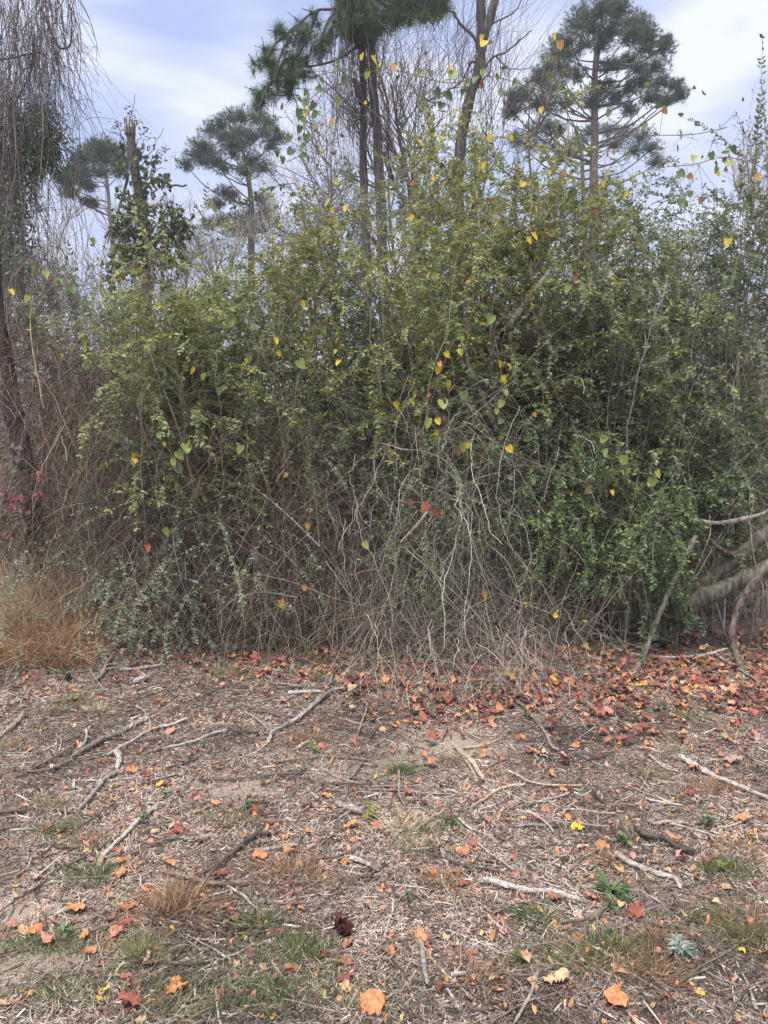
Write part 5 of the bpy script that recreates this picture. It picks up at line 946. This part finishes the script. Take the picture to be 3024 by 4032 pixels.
weed('dark green bushy weed by the thicket edge bundle', r5, 298, 195, (.06, .13, .04), .10, 60, .03, stems=10)
weed('tiny upright yellow-green weed below the leaf belt', r5, 1368, 525, (.24, .32, .07), .10, 16, .03, stems=3)
weed('light green weed in the sandy middle', r5, 1315, 608, (.17, .25, .07), .07, 16, .032)
weed('yellow and orange leafed weed above the rust lobed leaf', r5, 1600, 805, (.32, .34, .07), .08, 22, .04)
weed('dark green weed beside the level brown litter', r5, 1080, 770, (.05, .12, .045), .05, 26, .022)
weed('upright green weed leaning on the frayed branch', r5, 625, 835, (.10, .18, .05), .13, 20, .028, stems=2)
weed('pale flat weed in the bare sandy corner', r5, 285, 1290, (.20, .30, .12), .03, 12, .035)
weed('crumpled maroon weed leaves beside the smeared grass', r5, 1490, 1310, (.13, .04, .04), .08, 60, .026, 'heart', .9, stems=8)
weed('green weed seedling near the tapering pale branch', r5, 720, 715, (.16, .24, .09), .05, 12, .03)
weed('seedling with dark leaves at the sandy spot', r5, 1135, 670, (.09, .14, .07), .05, 22, .02)
weed('bright seedling between the pale sticks', r5, 625, 560, (.13, .21, .05), .06, 10, .025)
weed('green seedling under the wavy white stick', r5, 880, 490, (.13, .2, .06), .05, 14, .025)
weed('pale grey-green weed rising out of the leaf belt', r5, 1370, 205, (.20, .24, .13), .16, 60, .025, stems=7)
weed('tall thin yellow-green weed at the thicket edge', r5, 1350, 110, (.20, .26, .07), .3, 50, .028, stems=3)
weed('broad green weed leaf clump beside the cascade', r5, 1575, 135, (.08, .15, .06), .10, 18, .06, stems=4)
weed('strap-leaved green weed in the middle of the chips', r6, 975, 1110, (.17, .25, .10), .035, 30, .085, 'lance', .38, stems=7)
weed('light green weed by the brown elbow-shaped stick', r6, 1020, 900, (.20, .27, .09), .09, 18, .035)
weed('silver-leaved weed below the long silver branch', r6, 1388, 835, (.17, .24, .13), .08, 22, .04)
weed('silvery felted rosette plant near the bottom of the photo', r6, 1285, 1380, (.46, .52, .43), .05, 130, .042, 'lance', .8, 'silver_rosette', 'plant', 16)
weed('small green weed beside the dark brown stub', r6, 985, 1185, (.16, .25, .08), .05, 16, .03)
weed('green ferny weed behind the copper heart leaf', r6, 1045, 1165, (.09, .17, .06), .05, 30, .018)
weed('small weed with a drooping yellow leaf near the bottom', r6, 582, 1435, (.20, .27, .07), .08, 12, .035)
weed('upright green weed in the leaf belt by the grey winding branch', r6, 450, 275, (.09, .17, .05), .14, 40, .022, stems=3)
weed('lime weed where the grey winding branch leaves the belt', r6, 620, 370, (.24, .30, .07), .08, 34, .028, stems=6)
weed('long-leaved green weed sprawling in the leaf belt', r6, 990, 275, (.08, .15, .06), .10, 34, .06, 'lance', .35, stems=7)
weed('bluish green weed in the belt beyond the rotting wood', r6, 1200, 345, (.09, .16, .08), .08, 50, .022, stems=8)
weed('yellowing weed beside the bluish green one', r6, 1305, 385, (.28, .32, .07), .09, 36, .026, stems=6)
weed('weed with round yellow leaves under the pale bowed branch', r6, 1390, 150, (.26, .30, .07), .12, 40, .028, stems=5)
weed('spindly green weed standing in the dark hollow', r6, 985, 30, (.15, .21, .07), .2, 44, .022, stems=2)
weed('tiny green weed by the photo corner tuft', r6, 1465, 1040, (.25, .33, .07), .05, 12, .03)
weed('green weed alone near the long dark reddish stick', r6, 100, 1150, (.10, .18, .07), .05, 14, .025)
weed('seedling above the sandy patch', r6, 120, 510, (.15, .22, .07), .06, 16, .025)

# ------------------------------------------------------------------ fallen leaves
LC = {'orange': (.64, .29, .13), 'rust red': (.35, .115, .078), 'copper brown': (.42, .20, .12), 'tan': (.62, .42, .24), 'deep red': (.17, .06, .052), 'yellow': (.68, .47, .07), 'pale pinkish': (.55, .35, .28), 'dull brown': (.22, .13, .09), 'salmon': (.58, .27, .18)}
NMS = {'lobed': 'lobed', 'vine': 'round toothed', 'ovate': 'oval', 'heart': 'heart-shaped'}
used = set(); LL_ = []
def big(label, f, x, y, c, kind, s_, curl=.3): LL_.append((G(*f(x, y)), c, kind, s_, curl, label))
for a_ in [('rust leaf resting on the tip of the long split silver branch', r6, 735, 1145, 'copper brown', 'lobed', .09), ('wide copper heart-shaped leaf by the ferny weed', r6, 1080, 1232, 'rust red', 'heart', .105), ('rose red star-shaped leaf below the long silver branch', r6, 1315, 695, 'rust red', 'lobed', .095),
           ('orange leaf lying on the long silver branch', r6, 1335, 590, 'orange', 'vine', .10), ('curled tan leaf under the leaf belt near the photo edge', r6, 1510, 560, 'pale pinkish', 'ovate', .12), ('big orange crumpled leaf at the bottom of the photo', r6, 1005, 1600, 'orange', 'lobed', .13),
           ('pointed tan-orange leaf lying flat near the bottom', r6, 735, 1517, 'tan', 'ovate', .11), ('long curled tan leaf above the pointed one', r6, 600, 1412, 'tan', 'ovate', .09), ('round copper leaf beside the long dark reddish stick', r6, 345, 942, 'copper brown', 'vine', .08), ('orange leaf next to the brown elbow-shaped stick', r6, 945, 922, 'orange', 'vine', .085),
           ('deep rose leaf under the black rotting branch end', r6, 1285, 990, 'deep red', 'lobed', .08), ('burnt orange leaf over the split silver branch start', r6, 340, 1090, 'rust red', 'vine', .07), ('yellow scalloped leaf lying in the belt', r6, 1105, 232, 'yellow', 'vine', .10), ('pale cream leaf under the long pale bowed branch', r6, 1225, 122, 'pale pinkish', 'heart', .085),
           ('large orange toothed leaf lying in front of the belt', r6, 665, 520, 'orange', 'heart', .09), ('orange leaf in front of the small pale curved stick', r6, 770, 665, 'orange', 'ovate', .06), ('torn orange leaf near the level tan stick', r6, 1545, 828, 'orange', 'vine', .085), ('deep red crumpled leaf in the middle of the ground', r6, 290, 790, 'deep red', 'lobed', .08),
           ('maroon crinkled leaf by the wavy half-bleached stick', r6, 255, 655, 'deep red', 'lobed', .07), ('orange leaf on the end of the thick mottled stick', r6, 160, 1330, 'orange', 'vine', .06), ('peach leaf standing on edge near the silvery rosette', r6, 1010, 1465, 'salmon', 'ovate', .075), ('orange leaf pressed to the edge below the black branch', r6, 895, 1140, 'salmon', 'vine', .08),
           ('big red leaf flat at the bottom of the photo', r5, 562, 1628, 'rust red', 'lobed', .115), ('orange lobed leaf above the big red one', r5, 765, 1560, 'orange', 'lobed', .105), ('crimson lobed leaf at the rim of the bare corner', r5, 535, 1265, 'rust red', 'lobed', .085), ('pink-orange leaf below the crimson lobed one', r5, 500, 1312, 'salmon', 'vine', .07),
           ('orange leaf with a torn edge near the green mat', r5, 335, 1200, 'orange', 'lobed', .10), ('long orange leaf slanting near the blackened branch foot', r5, 560, 1190, 'orange', 'ovate', .10), ('bright orange crumpled leaf at the bottom corner of its half', r5, 1605, 1640, 'orange', 'lobed', .11), ('plain yellow-orange leaf near the photo corner', r5, 35, 1605, 'tan', 'ovate', .09),
           ('dusky maroon leaf close under the smear of grass', r5, 1395, 1418, 'deep red', 'lobed', .085), ('brick leaf with points between maroon leaf and tuft', r5, 1495, 1450, 'copper brown', 'lobed', .09), ('rusty crumpled leaf above the bottom weeds', r5, 1485, 1528, 'rust red', 'lobed', .08), ('brown dead leaf flat on grey litter', r5, 655, 1450, 'dull brown', 'ovate', .07),
           ('upright red leaf fragment behind the brown stick', r5, 765, 880, 'rust red', 'vine', .07), ('orange leaf by the stubby white chunk', r5, 570, 600, 'orange', 'vine', .09), ('pink bleached leaf over the wavy white stick', r5, 735, 430, 'salmon', 'lobed', .10), ('rose leaf caught at the blackened branch', r5, 945, 1062, 'rust red', 'vine', .09),
           ('orange leaf under the grey bark slab', r5, 1510, 842, 'orange', 'ovate', .065), ('rust lobed leaf under the yellow and orange weed', r5, 1635, 850, 'copper brown', 'lobed', .085), ('orange leaf tucked by the short level tan stick', r5, 1125, 982, 'orange', 'vine', .085), ('red leaf in the open behind the bark slab', r5, 1325, 755, 'copper brown', 'vine', .075),
           ('orange leaf beside the green seedlings', r5, 935, 760, 'orange', 'vine', .075), ('torn orange leaf by the split branch', r5, 1410, 715, 'orange', 'vine', .07), ('pale orange leaf under the frayed branch', r5, 525, 1000, 'orange', 'vine', .08), ('orange pair-tipped leaf by the low green tuft', r5, 510, 1050, 'orange', 'lobed', .085),
           ('orange leaf alone near the bare corner edge', r5, 55, 1270, 'salmon', 'vine', .07), ('maroon leaf over the short dark stick', r5, 720, 665, 'deep red', 'vine', .06), ('brown leaf beneath the thick bleached branch', r5, 440, 560, 'rust red', 'vine', .07), ('orange leaf near the smudged grass on the pale side', r5, 205, 1330, 'salmon', 'ovate', .06)]: big(*a_)
hand = len(LL_)
CN, CW = ['orange', 'rust red', 'copper brown', 'tan', 'deep red', 'yellow', 'pale pinkish', 'dull brown', 'salmon'], [.33, .13, .15, .12, .06, .03, .05, .04, .09]
def belt(x, y):
    # the drift of leaves along the thicket foot
    c = 5.2+np.where(x < -.3, .45+(-.3-x)*.12, 0)+np.where(x > 1.2, -.1, 0); a_ = np.clip(.42+1.0*(x+1.2), .36, 1); return a_*np.exp(-((y-c)/np.where(y > c, 1.6, np.where(x > .1, .70, .45)))**2)
cand = []
while len(cand) < 250:
    y = U(2.1, 5.4); x = U(-.55, .55)*(y+.3)
    if rng.random() < .35+.65*belt(np.array(x), np.array(y)) : 
        c = rng.choice(CN, p=CW); k = rng.choice(['lobed', 'vine', 'ovate', 'heart'], p=[.12, .40, .36, .12]); cand.append((np.array([x, y, gz(x, y)]), c, k, float(U(.028, .066)), .35, None))
LL_ += cand
rel = lambda dx, dy: ('behind' if dy > 0 else 'in front of') if abs(dy) > abs(dx)*.8 else ('right of' if dx > 0 else 'left of')
for p, c, k, s_, cu, lb in LL_:
    if lb is None:
        o_ = sorted(LAND, key=lambda t: math.hypot(t[0][0]-p[0], t[0][1]-p[1])); sz = 'tiny' if s_ < .04 else 'small' if s_ < .05 else 'mid-sized' if s_ < .058 else 'large'
        for q, nm in o_:
            lb = f"{sz} {c} {NMS[k]} leaf {rel(p[0]-q[0], p[1]-q[1])} the {nm}"
            if lb not in used and len(lb.replace('-', ' ').split()) <= 16: break
    used.add(lb); mb = MB(); litter(mb, p[None], U(0, 6.28, 1), np.array([s_*(.80 if s_ > .067 else .95)]), k, (np.array(LC[c])*U(.85, 1.15))[None], 30, cu*.8, .22, .010)
    th = U(0, 6.28); tubes(mb, smooth([p+np.array([0, 0, .014]), p+np.array([math.cos(th), math.sin(th), .15])*s_*.75], 5)[None], .0009, 3, (.3, .12, .07))
    o_ = mb.build('fallen_leaf', M_dead, origin=p); tag(o_, lb, 'leaf', 'fallen leaves lying on the mown ground')
mb = MB()
n = 13000; y = U(3.8, 8.6, n); x = U(-.58, .6, n)*(y+.3); k_ = rng.random(n) < belt(x, y); x, y = x[k_], y[k_]; n = len(x); deep = np.clip((y-5.3)/1.0, 0, 1)
for kd, w_ in (('lobed', .25), ('vine', .4), ('ovate', .35)):
    m = rng.random(n) < w_; q = np.stack([x, y, gz(x, y)+U(0, .03, n)], 1)[m]; c = pick([(*LC[a_], b_) for a_, b_ in zip(CN, [.22, .24, .20, .06, .15, .01, .04, .19, .03])], m.sum())
    litter(mb, q, U(0, 6.28, m.sum()), U(.025, .078, m.sum()), kd, c, 15, .34, .26)
x, y = scat(5800, (2.1, 6.0)); n = len(x); litter(mb, np.stack([x, y, gz(x, y)], 1), U(0, 6.28, n), U(.012, .034, n), 'ovate', pick([(*LC[a_], b_) for a_, b_ in zip(CN, CW)], n), 10, .4, .4)
tag(mb.build('leaf_litter', M_dead), 'drift of orange and red fallen leaves along the foot of the thicket', 'leaf litter', kind='stuff')

# ------------------------------------------------------------------ added haze volume for the veil of dusty glass: far trees fade a little
me = bpy.data.meshes.new('haze'); x0, x1, y0, y1, z0, z1 = -60, 60, -12, 90, -1.5, 16
vs = [(x, y, z) for x in (x0, x1) for y in (y0, y1) for z in (z0, z1)]
me.from_pydata(vs, [], [(0, 1, 3, 2), (4, 6, 7, 5), (0, 4, 5, 1), (2, 3, 7, 6), (0, 2, 6, 4), (1, 5, 7, 3)]); hz_ = bpy.data.objects.new('haze', me); S.collection.objects.link(hz_)
m = bpy.data.materials.new('added_haze'); m.use_nodes = True; t = m.node_tree; t.nodes.clear(); o_ = t.nodes.new('ShaderNodeOutputMaterial'); v = t.nodes.new('ShaderNodeVolumePrincipled')
v.inputs['Color'].default_value = (.86, .90, .97, 1); v.inputs['Density'].default_value = .0028; v.inputs['Anisotropy'].default_value = .3; t.links.new(v.outputs[0], o_.inputs['Volume']); me.materials.append(m)
tag(hz_, 'thin added haze that softens the far trees', 'haze', kind='stuff')
